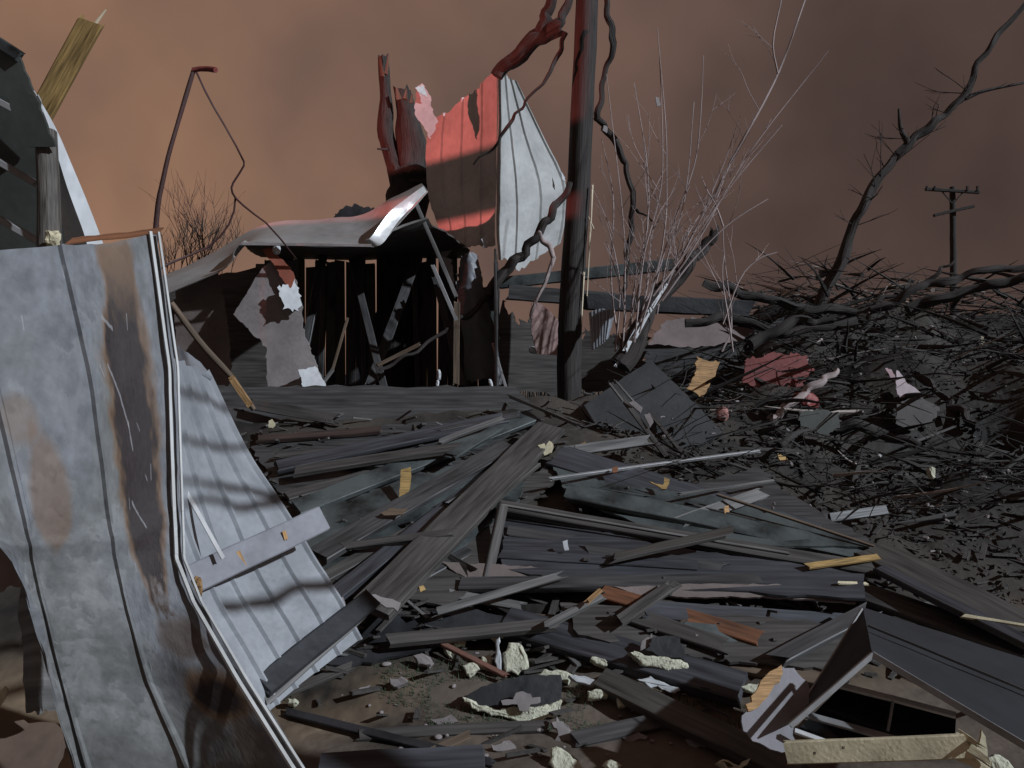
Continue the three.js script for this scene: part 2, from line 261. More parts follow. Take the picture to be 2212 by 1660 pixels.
// ───────────────────────── the setting
{
  // ground: fine near the view, coarse to the horizon
  const xs = [], zs = [];
  for (let x = -16; x <= 16.001; x += 0.16) xs.push(x);
  for (let k = 1, s = 0.5; xs[xs.length - 1] < 420; k++, s *= 1.35) { xs.push(xs[xs.length - 1] + s); xs.unshift(xs[0] - s); }
  for (let z = 6; z >= -24; z -= 0.16) zs.push(z);
  for (let s = 0.5; zs[zs.length - 1] > -420; s *= 1.3) zs.push(zs[zs.length - 1] - s);
  for (let s = 0.5; zs[0] < 200; s *= 1.5) zs.unshift(zs[0] + s);
  const pos = [], uv = [], idx = [], col = [], nx = xs.length;
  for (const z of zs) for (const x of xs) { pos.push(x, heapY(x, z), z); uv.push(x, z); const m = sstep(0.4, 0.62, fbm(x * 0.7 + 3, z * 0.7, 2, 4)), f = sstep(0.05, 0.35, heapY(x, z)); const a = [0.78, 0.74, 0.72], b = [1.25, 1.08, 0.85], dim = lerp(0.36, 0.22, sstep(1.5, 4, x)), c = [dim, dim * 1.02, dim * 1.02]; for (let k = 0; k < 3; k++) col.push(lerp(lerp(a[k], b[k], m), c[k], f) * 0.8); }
  for (let j = 0; j < zs.length - 1; j++) for (let i = 0; i < nx - 1; i++) { const q = j * nx + i; idx.push(q, q + 1, q + nx, q + 1, q + nx + 1, q + nx); }
  const g = new THREE.BufferGeometry(); g.setAttribute('position', new THREE.Float32BufferAttribute(pos, 3)); g.setAttribute('uv', new THREE.Float32BufferAttribute(uv, 2)); g.setAttribute('color', new THREE.Float32BufferAttribute(col, 3)); g.setIndex(idx); g.computeVertexNormals();
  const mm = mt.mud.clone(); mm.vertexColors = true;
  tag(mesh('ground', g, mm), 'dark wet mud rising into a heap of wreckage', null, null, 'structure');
}
// far wood along the horizon, reads as one dark mass
{
  const list = [];
  for (let i = 0; i < 1500; i++) { const a = rr(-0.9, 0.9), R = rr(50, 90), x = Math.sin(a) * R, z = -Math.cos(a) * R, h = rr(1.2, 4.4) * (0.5 + 0.7 * vnoise(a * 14, 2)), lean = rr(-0.5, 0.5); list.push(limbGeo([V(x, -0.1, z), V(x + lean * 0.3, h * 0.5, z + rr(-0.3, 0.3)), V(x + lean, h, z)], rr(0.06, 0.16), 0.02, V(0, 0, 0), { sides: 4, ns: 3, knob: 0.2 })); }
  const m = mesh('far_wood', mergeGeometries(list), mt.barkDark); tag(m, 'dark low wood along the far horizon', 'trees', null, 'stuff');
}

// ───────────────────────── big rust-streaked galvanised sheet in the left foreground
{
  const S = 1280;
  const blob = (u, v, cu, cv, ru, rv, seed) => { const n = fbm(u * 14 + seed, v * 14 + seed, seed, 4) - 0.5; const q = Math.hypot((u - cu) / ru, (v - cv) / rv) + n * 0.9; return 1 - sstep(0.65, 1.15, q); };
  const SCR = [[0.60, 0.165, 0.70, 0.235, 0.005], [0.70, 0.235, 0.71, 0.262, 0.005], [0.66, 0.33, 0.74, 0.37, 0.004], [0.62, 0.10, 0.68, 0.115, 0.004]]; for (let i = 0; i < 26; i++) { const x = rr(0.05, 0.98), y = rr(0.02, 0.8), a = rr(0.3, 2.4), L = rr(0.004, 0.02); SCR.push([x, y, x + Math.cos(a) * L, y + Math.sin(a) * L, rr(0.0012, 0.003)]); }
  const rust = tex(S, S, (u, v0) => {
    const vv = (1 - v0) * 7, v = (vv < 2 ? vv : vv < 4 ? 2 + (vv - 2) * 0.55 : vv - 0.9) / 6.1;   // rows of the panel are not evenly spaced
    const ox = 0.35 * fbm(u * 9 + 3, v * 16 + 3, 1, 3) + 0.65 * fbm(u * 34 + 3, v * 60 + 3, 1, 5), str = fbm((u + v * 0.7) * 46, (u - v) * 5 + 30, 4, 4), sp = fbm(u * 90, v * 160, 9, 4), cl = fbm(u * 3 + 31, v * 4 + 8, 6, 4);
    let c = [0.165, 0.172, 0.185].map((q, k) => q * lerp(0.78, 1.2, clamp((ox - 0.32) * 2.6)) * lerp(0.85, 1.12, sp) * lerp([0.92, 0.9, 0.82][k], 1.05, sstep(0.35, 0.65, cl)));
    const wh = sstep(0.54, 0.66, fbm(u * 16 + 80 + 3 * (cl - 0.5), v * 30 + 20 + 4 * (ox - 0.5), 3, 6)) * sstep(0.4, 0.6, fbm(u * 4 + 9, v * 7, 5, 3)); c = c.map(q => lerp(q, 0.29, wh * 0.3) * lerp(0.86, 1.14, str));
    // pale wipe marks left of the middle rib
    const wipe = sstep(0.55, 0.68, str) * blob(u, v, 0.36, 0.17, 0.14, 0.11, 4) * 0.9; // blob(u + v * 0.5, v, 0.45, 0.13, 0.05, 0.026, 4) + 0.7 * blob(u - v * 1.3, v, 0.185, 0.17, 0.018, 0.05, 7) + 0.5 * blob(u - v * 1.2, v, 0.10, 0.15, 0.012, 0.06, 8); c = c.map((q, k) => lerp(q, [0.32, 0.32, 0.30][k], clamp(wipe) * 0.8));
    // rust: halo, then dark core
    const wob = (fbm(v * 11, 3, 1, 3) - 0.5) * 0.10, cen = 0.735 + wob * 0.5 + lerp(0.03, -0.012, sstep(0.03, 0.16, v)), half = lerp(0.085, 0.145, sstep(0.05, 0.16, v)) * (1 - sstep(0.36, 0.52, v) * 0.55);
    const dst = Math.abs(u - cen) / half + (fbm(u * 30, v * 40, 2, 3) - 0.5) * 0.5, vert = sstep(-0.02, 0.015, v) * (1 - sstep(0.46, 0.56, v + (ox - 0.5) * 0.2));
    let halo = (1 - sstep(0.85, 1.3, dst)) * vert, core = (1 - sstep(0.72, 1.02, dst)) * vert * sstep(0.02, 0.12, v + (ox - 0.5) * 0.1);
    const b1 = blob(u, v, 0.80, 0.705, 0.16, 0.062, 5), b1c = blob(u, v, 0.80, 0.705, 0.115, 0.045, 5), b2 = blob(u, v, 0.78, 0.585, 0.14, 0.05, 9), b3 = blob(u, v, 0.83, 0.80, 0.10, 0.07, 12);
    halo = clamp(Math.max(halo, b1, b2 * 0.5, b3 * 0.4)); core = clamp(Math.max(core, b1c, b2 * 0.35, b3 * 0.15));
    const l1 = blob(u, v, 0.33, 0.31, 0.05, 0.09, 15) * 0.65 + blob(u, v, 0.29, 0.22, 0.05, 0.03, 19) * 0.5; halo = clamp(halo + l1);
    const rc = [0.15, 0.082, 0.038], dc = [0.026, 0.019, 0.019];
    c = c.map((q, k) => lerp(lerp(q, rc[k] * lerp(0.7, 1.4, ox), halo * 0.85), dc[k] * lerp(0.8, 1.6, sp), core));
    for (const [ax, ay, bx, by, w] of SCR) { const lx = bx - ax, ly = by - ay, t = clamp(((u - ax) * lx + (v - ay) * ly) / (lx * lx + ly * ly)), dd = Math.hypot(u - ax - lx * t, v - ay - ly * t); const q = (1 - sstep(w * 0.4, w, dd + (sp - 0.5) * w)) * 0.5; if (q > 0) c = c.map((m, k) => lerp(m, [0.36, 0.36, 0.37][k], q)); }
    return c;
  });
  rust.wrapS = rust.wrapT = THREE.ClampToEdgeWrapping;
  const rm = new THREE.MeshPhysicalMaterial({ map: rust, roughness: 0.62, metalness: 0.0, specularIntensity: 0.5, side: THREE.DoubleSide, bumpMap: scaled('blotchB', 3), bumpScale: 0.0015 });
  const rows = [
    [[-270, 562, 2.05], [-60, 545, 2.2], [133, 528, 2.4], [238, 517, 2.52], [338, 503, 2.62]],
    [[-230, 800, 2.05], [-20, 800, 2.2], [192, 790, 2.4], [280, 792, 2.5], [380, 795, 2.58]],
    [[-70, 1110, 2.1], [52, 1110, 2.2], [232, 1085, 2.38], [312, 1085, 2.46], [390, 1090, 2.52]],
    [[30, 1215, 2.17], [75, 1212, 2.21], [252, 1198, 2.37], [325, 1194, 2.44], [394, 1205, 2.48]],
    [[72, 1322, 2.2], [98, 1322, 2.23], [275, 1310, 2.36], [350, 1305, 2.40], [432, 1300, 2.42]],
    [[114, 1480, 2.23], [138, 1480, 2.26], [325, 1480, 2.36], [425, 1474, 2.33], [528, 1465, 2.27]],
    [[166, 1660, 2.25], [190, 1660, 2.28], [410, 1660, 2.31], [530, 1660, 2.22], [652, 1660, 2.10]],
    [[262, 2000, 2.23], [290, 2000, 2.25], [610, 2020, 2.25], [740, 2020, 2.1], [880, 2020, 1.95]],
  ];
  const g0 = gridP(rows), root = group('galvanised_roof_sheet', mid(g0), 'large rust streaked galvanised roof sheet bent upright in left foreground', 'metal sheet');
  mesh('panel', sheetGeo(g0, root.position, { nu: 60, nv: 110, ribs: [0.25, 0.5], ribW: 0.009, ribH: 0.012, thick: 0.003, crumple: 0.011, freq: 5.5, rag: [0.006, 0, 0, 0], unit: true, seed: 3, sharpV: true, dents: 0.014 }), rm, root);
  // standing seam along the right edge: two lips
  const edge = g0.map(r => r[4]), e2 = edge.map(p => p.clone().add(V(-0.012, 0.0, 0.02))), e3 = edge.map(p => p.clone().add(V(0.010, 0, 0.012)));
  const dense = e => { const o = []; for (let i = 0; i < e.length - 1; i++) for (let k = 0; k < 6; k++) o.push(e[i].clone().lerp(e[i + 1], k / 6)); o.push(e[e.length - 1]); return o; };
  for (const [e, r] of [[e2, 0.0065], [e3, 0.0045]]) mesh('seam', limbGeo(dense(e), r, r, root.position, { sides: 4, ns: 90, knob: 0.3, wob: 0.9 }), M(0.5, 0.51, 0.5, { rough: 0.5 }), root);
  // folded lip at the top edge
  const lip = g0[0].slice(2).map(p => p.clone().add(V(0, 0.004, -0.01))), lip2 = lip.map(p => p.clone().add(V(0, 0.028, -0.05)));
  mesh('folded_lip', sheetGeo([lip, lip2], root.position, { nu: 20, nv: 3, thick: 0.003, crumple: 0.006, freq: 9, rag: [0, 0.2, 0, 0] }), mt.rustWood, root);
}
// crushed pole of sheet under the left corner, brown slab and dark post low at the left edge
sheet('crumpled_flashing', [[[30, 1250, 2.9], [75, 1240, 2.85], [125, 1250, 2.9]], [[45, 1400, 2.9], [85, 1390, 2.82], [128, 1400, 2.9]], [[50, 1545, 2.9], [90, 1545, 2.82], [130, 1540, 2.9]]], mt.greyWood, 'crushed grey metal flashing behind the bottom left of the rusted sheet', 'flashing', { nu: 14, nv: 20, crumple: 0.02, freq: 9, thick: 0.004, rag: [0.05, 0.05, 0.1, 0.1] });
poly('clay_slab', [[-120, 1560], [120, 1560], [140, 1590], [105, 1680], [60, 1760], [-120, 1760]], 2.9, [0.05, 0.75, 0.65], mt.clay, 'tan brown slab lying at the bottom left corner', 'slab', { thick: 0.05, rag: 0.01 });
sheet('torn_sheet_strip', [[[-60, 1040, 2.75], [-20, 1090, 2.7], [20, 1130, 2.75]], [[-70, 1180, 2.8], [-10, 1180, 2.75], [45, 1185, 2.8]], [[-60, 1290, 2.8], [10, 1280, 2.75], [62, 1275, 2.8]]], mt.pinkBoard, 'torn grey sheet strip curling behind left edge of the rusted sheet', 'metal sheet', { nu: 14, nv: 16, crumple: 0.012, freq: 6, rag: [0.05, 0.1, 0, 0.05] });
board('splintered_stud', G(25, 1560, 0.2).setZ(-2.95), P(10, 1120, 3.1), 0.09, 0.04, mt.darkWood2, 'dark splintered stud standing behind the rusted sheet at left edge', 'lumber', { rag: 0.1, up: [0, 0, 1] });
poly('wood_chip', [[-4, 1500], [10, 1484], [16, 1490], [4, 1520], [-4, 1530]], 2.8, [0.2, 0.3, 0.9], mt.freshWood, 'pale wood chip at the very left edge above the tan slab', 'wood chip', { thick: 0.01, rag: 0.004 });

// ───────────────────────── collapsed roof corner at upper left
{
  const root = group('collapsed_roof_corner', P(20, 330, 3.6), 'dark underside of a collapsed roof corner at the upper left edge', 'roof');
  polyPart('roof_deck', [[-330, 10], [0, 86], [40, 122], [76, 208], [112, 350], [142, 520], [138, 600], [-330, 640]], 3.7, [0.10, -0.25, 1], mt.sheetBack, root, { thick: 0.02, rag: 0.006 });
  for (const [x1, y1, x2, y2] of [[-330, 40, 92, 272], [-330, 155, 78, 398], [-330, 285, 84, 523]]) boardPart('purlin', P(x1, y1, 3.52), P(x2, y2, 3.6), 0.028, 0.05, mt.greyMetal, root, { up: [0, 0, 1], rag: 0.01 });
  polyPart('eave_board', [[20, 190], [74, 206], [112, 300], [118, 318], [60, 318], [30, 300]], 3.3, [0.1, -0.2, 1], mt.sheetBack, root, { thick: 0.02, rag: 0.01 });
  boardPart('fascia', P(-40, 70, 3.6), P(42, 122, 3.62), 0.05, 0.05, mt.greenDark, root, { rag: 0.01, up: [0, 0, 1] });
}
sheet('bent_flashing_blade', [
  [[70, 196, 3.5], [78, 208, 3.45], [80, 205, 3.42]],
  [[98, 310, 3.5], [112, 300, 3.42], [122, 282, 3.5]],
  [[122, 420, 3.5], [146, 408, 3.42], [166, 385, 3.5]],
  [[140, 520, 3.5], [184, 515, 3.42], [214, 503, 3.52]],
  [[150, 600, 3.5], [200, 590, 3.42], [240, 580, 3.52]]], mt.white, 'tapering blue white metal blade rising behind the rusted sheet', 'flashing', { nu: 12, nv: 40, sharpU: true, thick: 0.004, crumple: 0.004, freq: 4 });
limb('round_post', [[99, 285, 3.40], [104, 420, 3.35], [106, 560, 3.3], [110, 760, 3.2]], 0.042, 0.05, M(0.085, 0.076, 0.066, { tex: 'grain', scale: 2.5, bump: 0.008 }), 'round grey weathered post under the upper left roof corner', 'post', { sides: 14, knob: 0.06, wob: 0.1 });
lump('torn_wood_knot', P(112, 517, 3.22), [0.03, 0.035, 0.025], mt.freshWood, 'pale torn wood lump at foot of the round grey post', 'wood chip', { rough: 0.5 });
board('lumber_board', P(80, 262, 4.1), P(194, 52, 4.0), 0.105, 0.045, mt.yellowWood, 'yellowish broken lumber board jutting into the sky at upper left', 'lumber', { up: [0.3, 0, 1], rag: 0.07, twist: 0.2 });
board('wood_sliver', P(199, 60, 4.0), P(228, 22, 4.0), 0.02, 0.008, mt.splinter, 'thin pale sliver at tip of the jutting yellowish board', 'splinter', { up: [0, 0, 1], taper: 0.15, rag: 0.02 });
{
  const root = group('bent_rod', P(325, 640, 5.2), 'thin dark bent rod with a short reddish hook at its top', 'rod');
  limbPart('shaft', [[312, 900, 5.2], [334, 505, 5.2], [352, 385, 5.2], [378, 280, 5.2], [418, 152, 5.2]], 0.018, 0.013, mt.rod, root, { knob: 0.2 });
  limbPart('hook', [[416, 153, 5.2], [440, 150, 5.2], [466, 153, 5.15]], 0.016, 0.018, mt.redPlastic, root, { knob: 0.2 });
}
{
  const root = group('hanging_cable', P(425, 158, 5.3), 'thin reddish cable hanging in a zigzag from the bent rod', 'cable');
  limbPart('cable', [[424, 156, 5.3], [452, 215, 5.3], [490, 280, 5.4], [525, 345, 5.4], [524, 362, 5.4], [503, 395, 5.4], [500, 412, 5.4], [512, 432, 5.5], [545, 460, 5.6], [585, 492, 5.8], [640, 560, 6.4]], 0.007, 0.007, mt.rod, root, { sides: 5, wob: 0.3, knob: 0.1 });
  limbPart('cable_end', [[508, 425, 5.5], [502, 468, 5.5], [478, 508, 5.5], [440, 540, 5.5], [380, 562, 5.4], [330, 590, 5.3]], 0.007, 0.009, mt.rod, root, { sides: 5, wob: 0.3, knob: 0.1 });
}
{ // distant bare shrub
  const base = P(425, 600, 16), list = [], o = { origin: base, crook: 0.12, kids: 5 };
  for (let i = 0; i < 16; i++) twigGeo(list, base.clone().add(V(rr(-0.6, 0.6), -0.4, rr(-0.3, 0.3))), V(rr(-0.35, 0.35), 1, rr(-0.2, 0.2)), rr(0.9, 1.7), 0.011, 2, o);
  const root = group('bare_shrub', base, 'small bare shrub against the sky behind the bent rod', 'shrub');
  tag(mesh('twigs', mergeGeometries(list), mt.twigDark, root), null, null, null, 'stuff');
  limbPart('stem', [base.clone().add(V(0, -1.8, 0)), base.clone().add(V(0, -0.3, 0)), base.clone().add(V(0.05, 0.4, 0))], 0.05, 0.02, mt.barkDark, root);
}

// ───────────────────────── blue-white wall sheet leaning behind the rusted one
{
  const rows = [
    [[318, 735, 3.05], [372, 762, 3.35], [444, 797, 3.7]],
    [[330, 960, 3.05], [420, 965, 3.4], [528, 968, 3.8]],
    [[350, 1150, 3.1], [480, 1135, 3.45], [622, 1112, 3.85]],
    [[410, 1300, 3.15], [540, 1270, 3.5], [690, 1225, 3.9]],
    [[480, 1425, 3.2], [600, 1365, 3.55], [738, 1296, 3.95]],
    [[555, 1560, 3.25], [660, 1470, 3.6], [780, 1380, 4.0]]];
  const g0 = gridP(rows), root = group('wall_sheet', mid(g0), 'blue white ribbed wall sheet leaning in the light beside the rusted sheet', 'metal sheet');
  mesh('panel', sheetGeo(g0, root.position, { nu: 40, nv: 60, ribs: [0.2, 0.4, 0.6, 0.8, 0.985], ribW: 0.012, ribH: 0.016, thick: 0.003, crumple: 0.006, freq: 3, rag: [0.02, 0, 0, 0.01], seed: 11 }), M(0.30, 0.315, 0.335, { rough: 0.5, bump: 0.002, scale: 1.2 }), root);
}
sheet('crumpled_sheet_scrap', [[[380, 740, 3.75], [415, 770, 3.7], [452, 800, 3.75]], [[382, 800, 3.65], [420, 802, 3.6], [456, 815, 3.7]], [[384, 828, 3.7], [420, 832, 3.65], [440, 826, 3.75]]], mt.zinc, 'small crumpled grey metal scrap at top of the leaning wall sheet', 'metal scrap', { nu: 14, nv: 14, crumple: 0.025, freq: 10, rag: [0.05, 0.08, 0.03, 0.08] });
{
  const a = P(395, 1262, 3.15), b = P(694, 1122, 3.7), root = group('grey_plank', a.clone().add(b).multiplyScalar(0.5), 'weathered blue grey plank lying across the leaning wall sheet', 'lumber');
  boardPart('plank', a, b, 0.115, 0.045, M(0.23, 0.235, 0.26, { scale: 1.2, rough: 0.7 }), root, { up: [0.45, 0.3, 0.85], rag: 0.02 });
  for (const [x1, y1, x2, y2, d] of [[514, 1192, 530, 1228, 3.33], [613, 1148, 618, 1166, 3.5]]) boardPart('rust_strap', P(x1, y1, d), P(x2, y2, d), 0.016, 0.006, mt.orangeWood, root, { up: [0.45, 0.3, 0.85], rag: 0.004 });
}
board('white_trim_strip', P(386, 1035, 3.3), P(481, 1206, 3.22), 0.016, 0.01, mt.shinyTrim, 'thin white trim strip lying along the leaning wall sheet above the plank', 'trim', { up: [0.5, 0.3, 0.8], rag: 0.01 });
board('bottom_rail', P(562, 1490, 3.35), P(800, 1296, 4.1), 0.10, 0.06, mt.tar, 'black bottom rail along foot of the leaning wall sheet', 'rail', { up: [0.4, 0.6, 0.7], rag: 0.03 });
board('torn_edge_board', P(575, 1512, 3.35), P(780, 1330, 4.05), 0.05, 0.03, mt.greyWood, 'frayed pale edge board beside the black bottom rail', 'lumber', { up: [0.4, 0.6, 0.7], rag: 0.06 });
lump('orange_clamp', P(424, 1268, 2.62), [0.02, 0.035, 0.016], mt.orangeWood, 'small orange broken wood knot at right seam of the rusted sheet', 'wood chip', { rough: 0.5 });
for (const [o, d, lb] of [[[[715, 1305], [740, 1290], [748, 1320], [720, 1345], [708, 1335]], 3.95, 'grey torn scrap at lower corner of the leaning wall sheet'], [[[795, 1285], [825, 1290], [868, 1305], [860, 1320], [812, 1305]], 4.35, 'pale pinkish torn edge at lower end of the broad diagonal plank'], [[[640, 1370], [660, 1355], [655, 1385], [645, 1395]], 3.75, 'small white torn tab on the black bottom rail']]) poly('torn_scrap', o, d, [0.3, 0.6, 0.8], mt.paleBoard, lb, 'scrap', { thick: 0.012, rag: 0.012 });

// ───────────────────────── wrecked building in the middle distance, left of the tree
sheet('curled_roof_sheet', [
  [[350, 596, 10.4], [450, 548, 10.6], [580, 480, 10.8], [700, 468, 10.8], [790, 455, 10.8], [850, 428, 10.8], [912, 400, 10.7]],
  [[345, 612, 10.1], [470, 562, 10.1], [560, 508, 10.1], [680, 500, 10.1], [790, 498, 10.2], [850, 452, 10.3], [920, 406, 10.4]],
  [[340, 640, 9.9], [480, 585, 9.8], [528, 526, 9.7], [660, 530, 9.7], [800, 532, 9.8], [858, 486, 10.0], [924, 414, 10.25]]], M(0.27, 0.26, 0.25, { rough: 0.55, scale: 0.3 }), 'long grey roof sheet curling up towards the broken trunk', 'metal sheet', { nu: 80, nv: 20, crumple: 0.05, freq: 1.4, thick: 0.012, rag: [0.05, 0.06, 0, 0], seed: 5 });
sheet('bright_edge_strip', [[[790, 520, 9.66], [805, 508, 9.66], [845, 455, 9.86], [915, 402, 10.1]], [[802, 534, 9.72], [828, 524, 9.72], [862, 476, 9.9], [922, 414, 10.15]]], mt.shinyTrim, 'bright white curled edge strip on upturned end of roof sheet', 'trim', { nu: 30, nv: 5, thick: 0.01, crumple: 0.015, freq: 5 });
board('pale_edge_trim', P(520, 527, 9.6), P(800, 531, 9.65), 0.035, 0.02, mt.paleBoard, 'pale edge trim along bottom of the curled roof sheet', 'trim', { up: [0, 0, 1], rag: 0.1 });
poly('hanging_wall_panel', [[378, 600], [470, 585], [482, 640], [494, 730], [497, 806], [490, 835], [380, 835]], 10.3, [-0.1, 0, 1], mt.pinkBoard, 'dull pink grey wall panel hanging under the curled roof sheet', 'wall panel', { thick: 0.03, rag: 0.02 });
poly('torn_wall_panel', [[503, 680], [560, 590], [588, 556], [612, 570], [640, 610], [652, 660], [656, 720], [680, 780], [706, 845], [577, 845], [574, 750]], 9.9, [0.05, 0, 1], mt.paleBoard, 'torn grey wall panel tapering down left of the dark tree', 'wall panel', { thick: 0.03, rag: 0.02 });
poly('red_torn_strip', [[566, 540], [585, 535], [622, 575], [636, 600], [628, 622], [610, 605], [590, 570]], 9.82, [0.05, 0.1, 1], M(0.34, 0.10, 0.06), 'red brown torn strip at top of the grey wall panel', 'scrap', { thick: 0.02, rag: 0.02 });
poly('white_torn_flap', [[600, 622], [628, 612], [634, 600], [645, 625], [650, 650], [645, 672], [612, 668], [608, 650]], 9.8, [0.5, 0.15, 0.85], mt.white, 'white crumpled flap on the torn grey wall panel', 'scrap', { thick: 0.02, rag: 0.03 });
poly('white_corner_scrap', [[645, 800], [680, 792], [695, 815], [706, 838], [655, 838]], 9.75, [0.4, 0.2, 0.85], mt.white, 'pale scrap at bottom corner of the torn grey wall panel', 'scrap', { thick: 0.02, rag: 0.02 });
lump('white_scrap_knot', P(598, 540, 9.7), [0.05, 0.05, 0.04], mt.white, 'small white knot under the curled roof sheet by red strip', 'scrap');
{
  const root = group('inner_wall', V(-1.6, 0.8, -13.8), 'dark boarded back wall of the wrecked building under the roof sheet', 'wall');
  let k = 0; for (let x = 560; x < 1075; x += 22) boardPart('wall_board', P(x, 880, 13.8), P(x + rr(-3, 3), 562 + (x > 980 ? (x - 980) * 0.9 : 0) + rr(-6, 16), 13.8), PX(21.2, 13.8), 0.03, DARKS[(k++) % 4], root, { up: [0, 0, 1], rag: 0.08, ns: 3, twist: 0.03 });
  for (const x of [600, 690, 790, 905, 1010]) boardPart('stud', P(x, 880, 13.5), P(x + rr(-14, 14), 575, 13.5), 0.09, 0.09, mt.darkWood2, root, { up: [0, 0, 1], rag: 0.02, ns: 3 });
  const side = group('side_wall', V(-0.2, 0.8, -11.6), 'dark boarded side wall seen edge on below the folded sheet', 'wall');
  for (let z = -13.6; z < -10.7; z += 0.17) boardPart('wall_board', V(-0.22, 0.6, z), V(-0.22, 3.7 + rr(-0.2, 0.1), z), 0.165, 0.03, DARKS[(k++) % 4], side, { up: [1, 0, 0], rag: 0.08, ns: 3 });
  sheet('roof_deck', [[[520, 532, 9.9], [640, 534, 9.9], [760, 536, 9.9], [850, 500, 10.2], [930, 470, 10.8]], [[540, 545, 11.8], [660, 548, 11.8], [770, 550, 11.8], [880, 530, 11.9], [990, 520, 12.1]], [[560, 558, 13.9], [680, 560, 13.9], [800, 562, 13.9], [920, 560, 13.9], [1040, 560, 13.9]]], mt.darkWood, 'sagging dark roof deck reaching back under the curled roof sheet', 'roof', { nu: 24, nv: 16, thick: 0.03, crumple: 0.03, freq: 1.5, rag: [0.02, 0.03, 0.02, 0.05] });
  for (const [x1, y1, x2, y2, d1, d2, w, lb] of [[700, 545, 640, 840, 12.2, 11.2, 0.12, 'fallen rafter leaning in the dark interior, leftmost'], [760, 560, 830, 840, 12.6, 11.0, 0.1, 'fallen rafter leaning right in the dark interior'], [900, 560, 800, 830, 12.8, 11.4, 0.14, 'broad fallen rafter crossing the dark interior'], [940, 600, 1000, 830, 12, 11.2, 0.1, 'fallen rafter near the upright stud']]) board('fallen_rafter', P(x1, y1, d1), P(x2, y2, d2), w, 0.05, mt.darkWood2, lb, 'rafter', { up: [0, 0.2, 1], rag: 0.1 });
}
poly('dark_roof_hump', [[722, 462], [742, 448], [770, 442], [815, 452], [815, 500], [722, 500]], 12.2, [0, 0.2, 1], mt.tar, 'black humped roof scrap above the curled roof sheet', 'roof', { thick: 0.06, rag: 0.03 });
poly('dark_wall_behind', [[340, 620], [640, 560], [640, 860], [340, 860]], 11.4, [0, 0, 1], mt.darkWood, 'dark boarded wall behind the hanging wall panels', 'wall', { thick: 0.06, rag: 0.03 });
limb('leaning_pole', [[368, 655, 7.6], [440, 750, 7.8], [500, 815, 8.0], [548, 885, 8.1]], 0.032, 0.028, mt.brownWood, 'thin brown pole leaning below the hanging wall panels', 'pole', { sides: 8, knob: 0.15 });
board('orange_splinter', P(500, 818, 7.9), P(537, 872, 7.9), 0.06, 0.02, mt.orangeWood, 'orange splintered end on the thin leaning pole', 'splinter', { up: [0, 0, 1], rag: 0.06 });

// ───────────────────────── broken tree with two snapped tops
{
  const base = G(862, 830, 0); base.set(P(862, 830, 13.9).x, heapY(P(862, 830, 13.9).x, -13.9) - 0.1, -13.9);
  const root = group('broken_tree', base, 'dark broken tree trunk with two snapped jagged tops', 'tree');
  limbPart('trunk', [base, P(855, 720, 13.9), P(862, 560, 13.9), P(878, 420, 13.9), P(886, 360, 13.9)], 0.40, 0.32, mt.barkDark, root, { sides: 14, knob: 0.2 });
  limbPart('snapped_top', [P(884, 400, 13.9), P(890, 340, 13.9), P(886, 270, 13.9), P(870, 205, 13.9)], 0.32, 0.15, mt.bark, root, { sides: 12, knob: 0.25, jag: 0.18, ns: 14 });
  limbPart('snapped_limb', [P(862, 400, 13.8), P(848, 350, 13.8), P(833, 280, 13.8), P(834, 210, 13.8), P(828, 130, 13.8)], 0.16, 0.09, mt.bark, root, { sides: 10, knob: 0.3, jag: 0.12, ns: 18 });
  for (const [x1, y1, x2, y2, w] of [[826, 165, 822, 122, 0.07], [834, 160, 838, 110, 0.05], [862, 215, 858, 190, 0.08], [875, 215, 876, 186, 0.07], [888, 222, 890, 196, 0.05]]) boardPart('splinter', P(x1, y1, 13.6), P(x2 + rr(-3, 3), y2 + rr(0, 14), 13.6), w * 1.2, 0.05, mt.brownWood, root, { up: [0, 0, 1], taper: 0.3, rag: 0.03 });
  limbPart('stub', [P(836, 325, 13.7), P(815, 322, 13.6)], 0.03, 0.015, mt.bark, root);
}
poly('grey_scrap_sheet', [[895, 240], [905, 185], [915, 182], [926, 205], [935, 235], [946, 262], [930, 300], [915, 275]], 11.9, [0.1, 0, 1], mt.paint, 'small grey sheet scrap caught beside the snapped trunk', 'metal scrap', { thick: 0.01, rag: 0.03 });
poly('shiny_scrap', [[897, 190], [912, 183], [920, 200], [925, 212], [910, 203]], 11.8, [0.6, 0.2, 0.7], mt.shinyTrim, 'tiny bright white scrap at top of the grey sheet scrap', 'metal scrap', { thick: 0.01, rag: 0.02 });

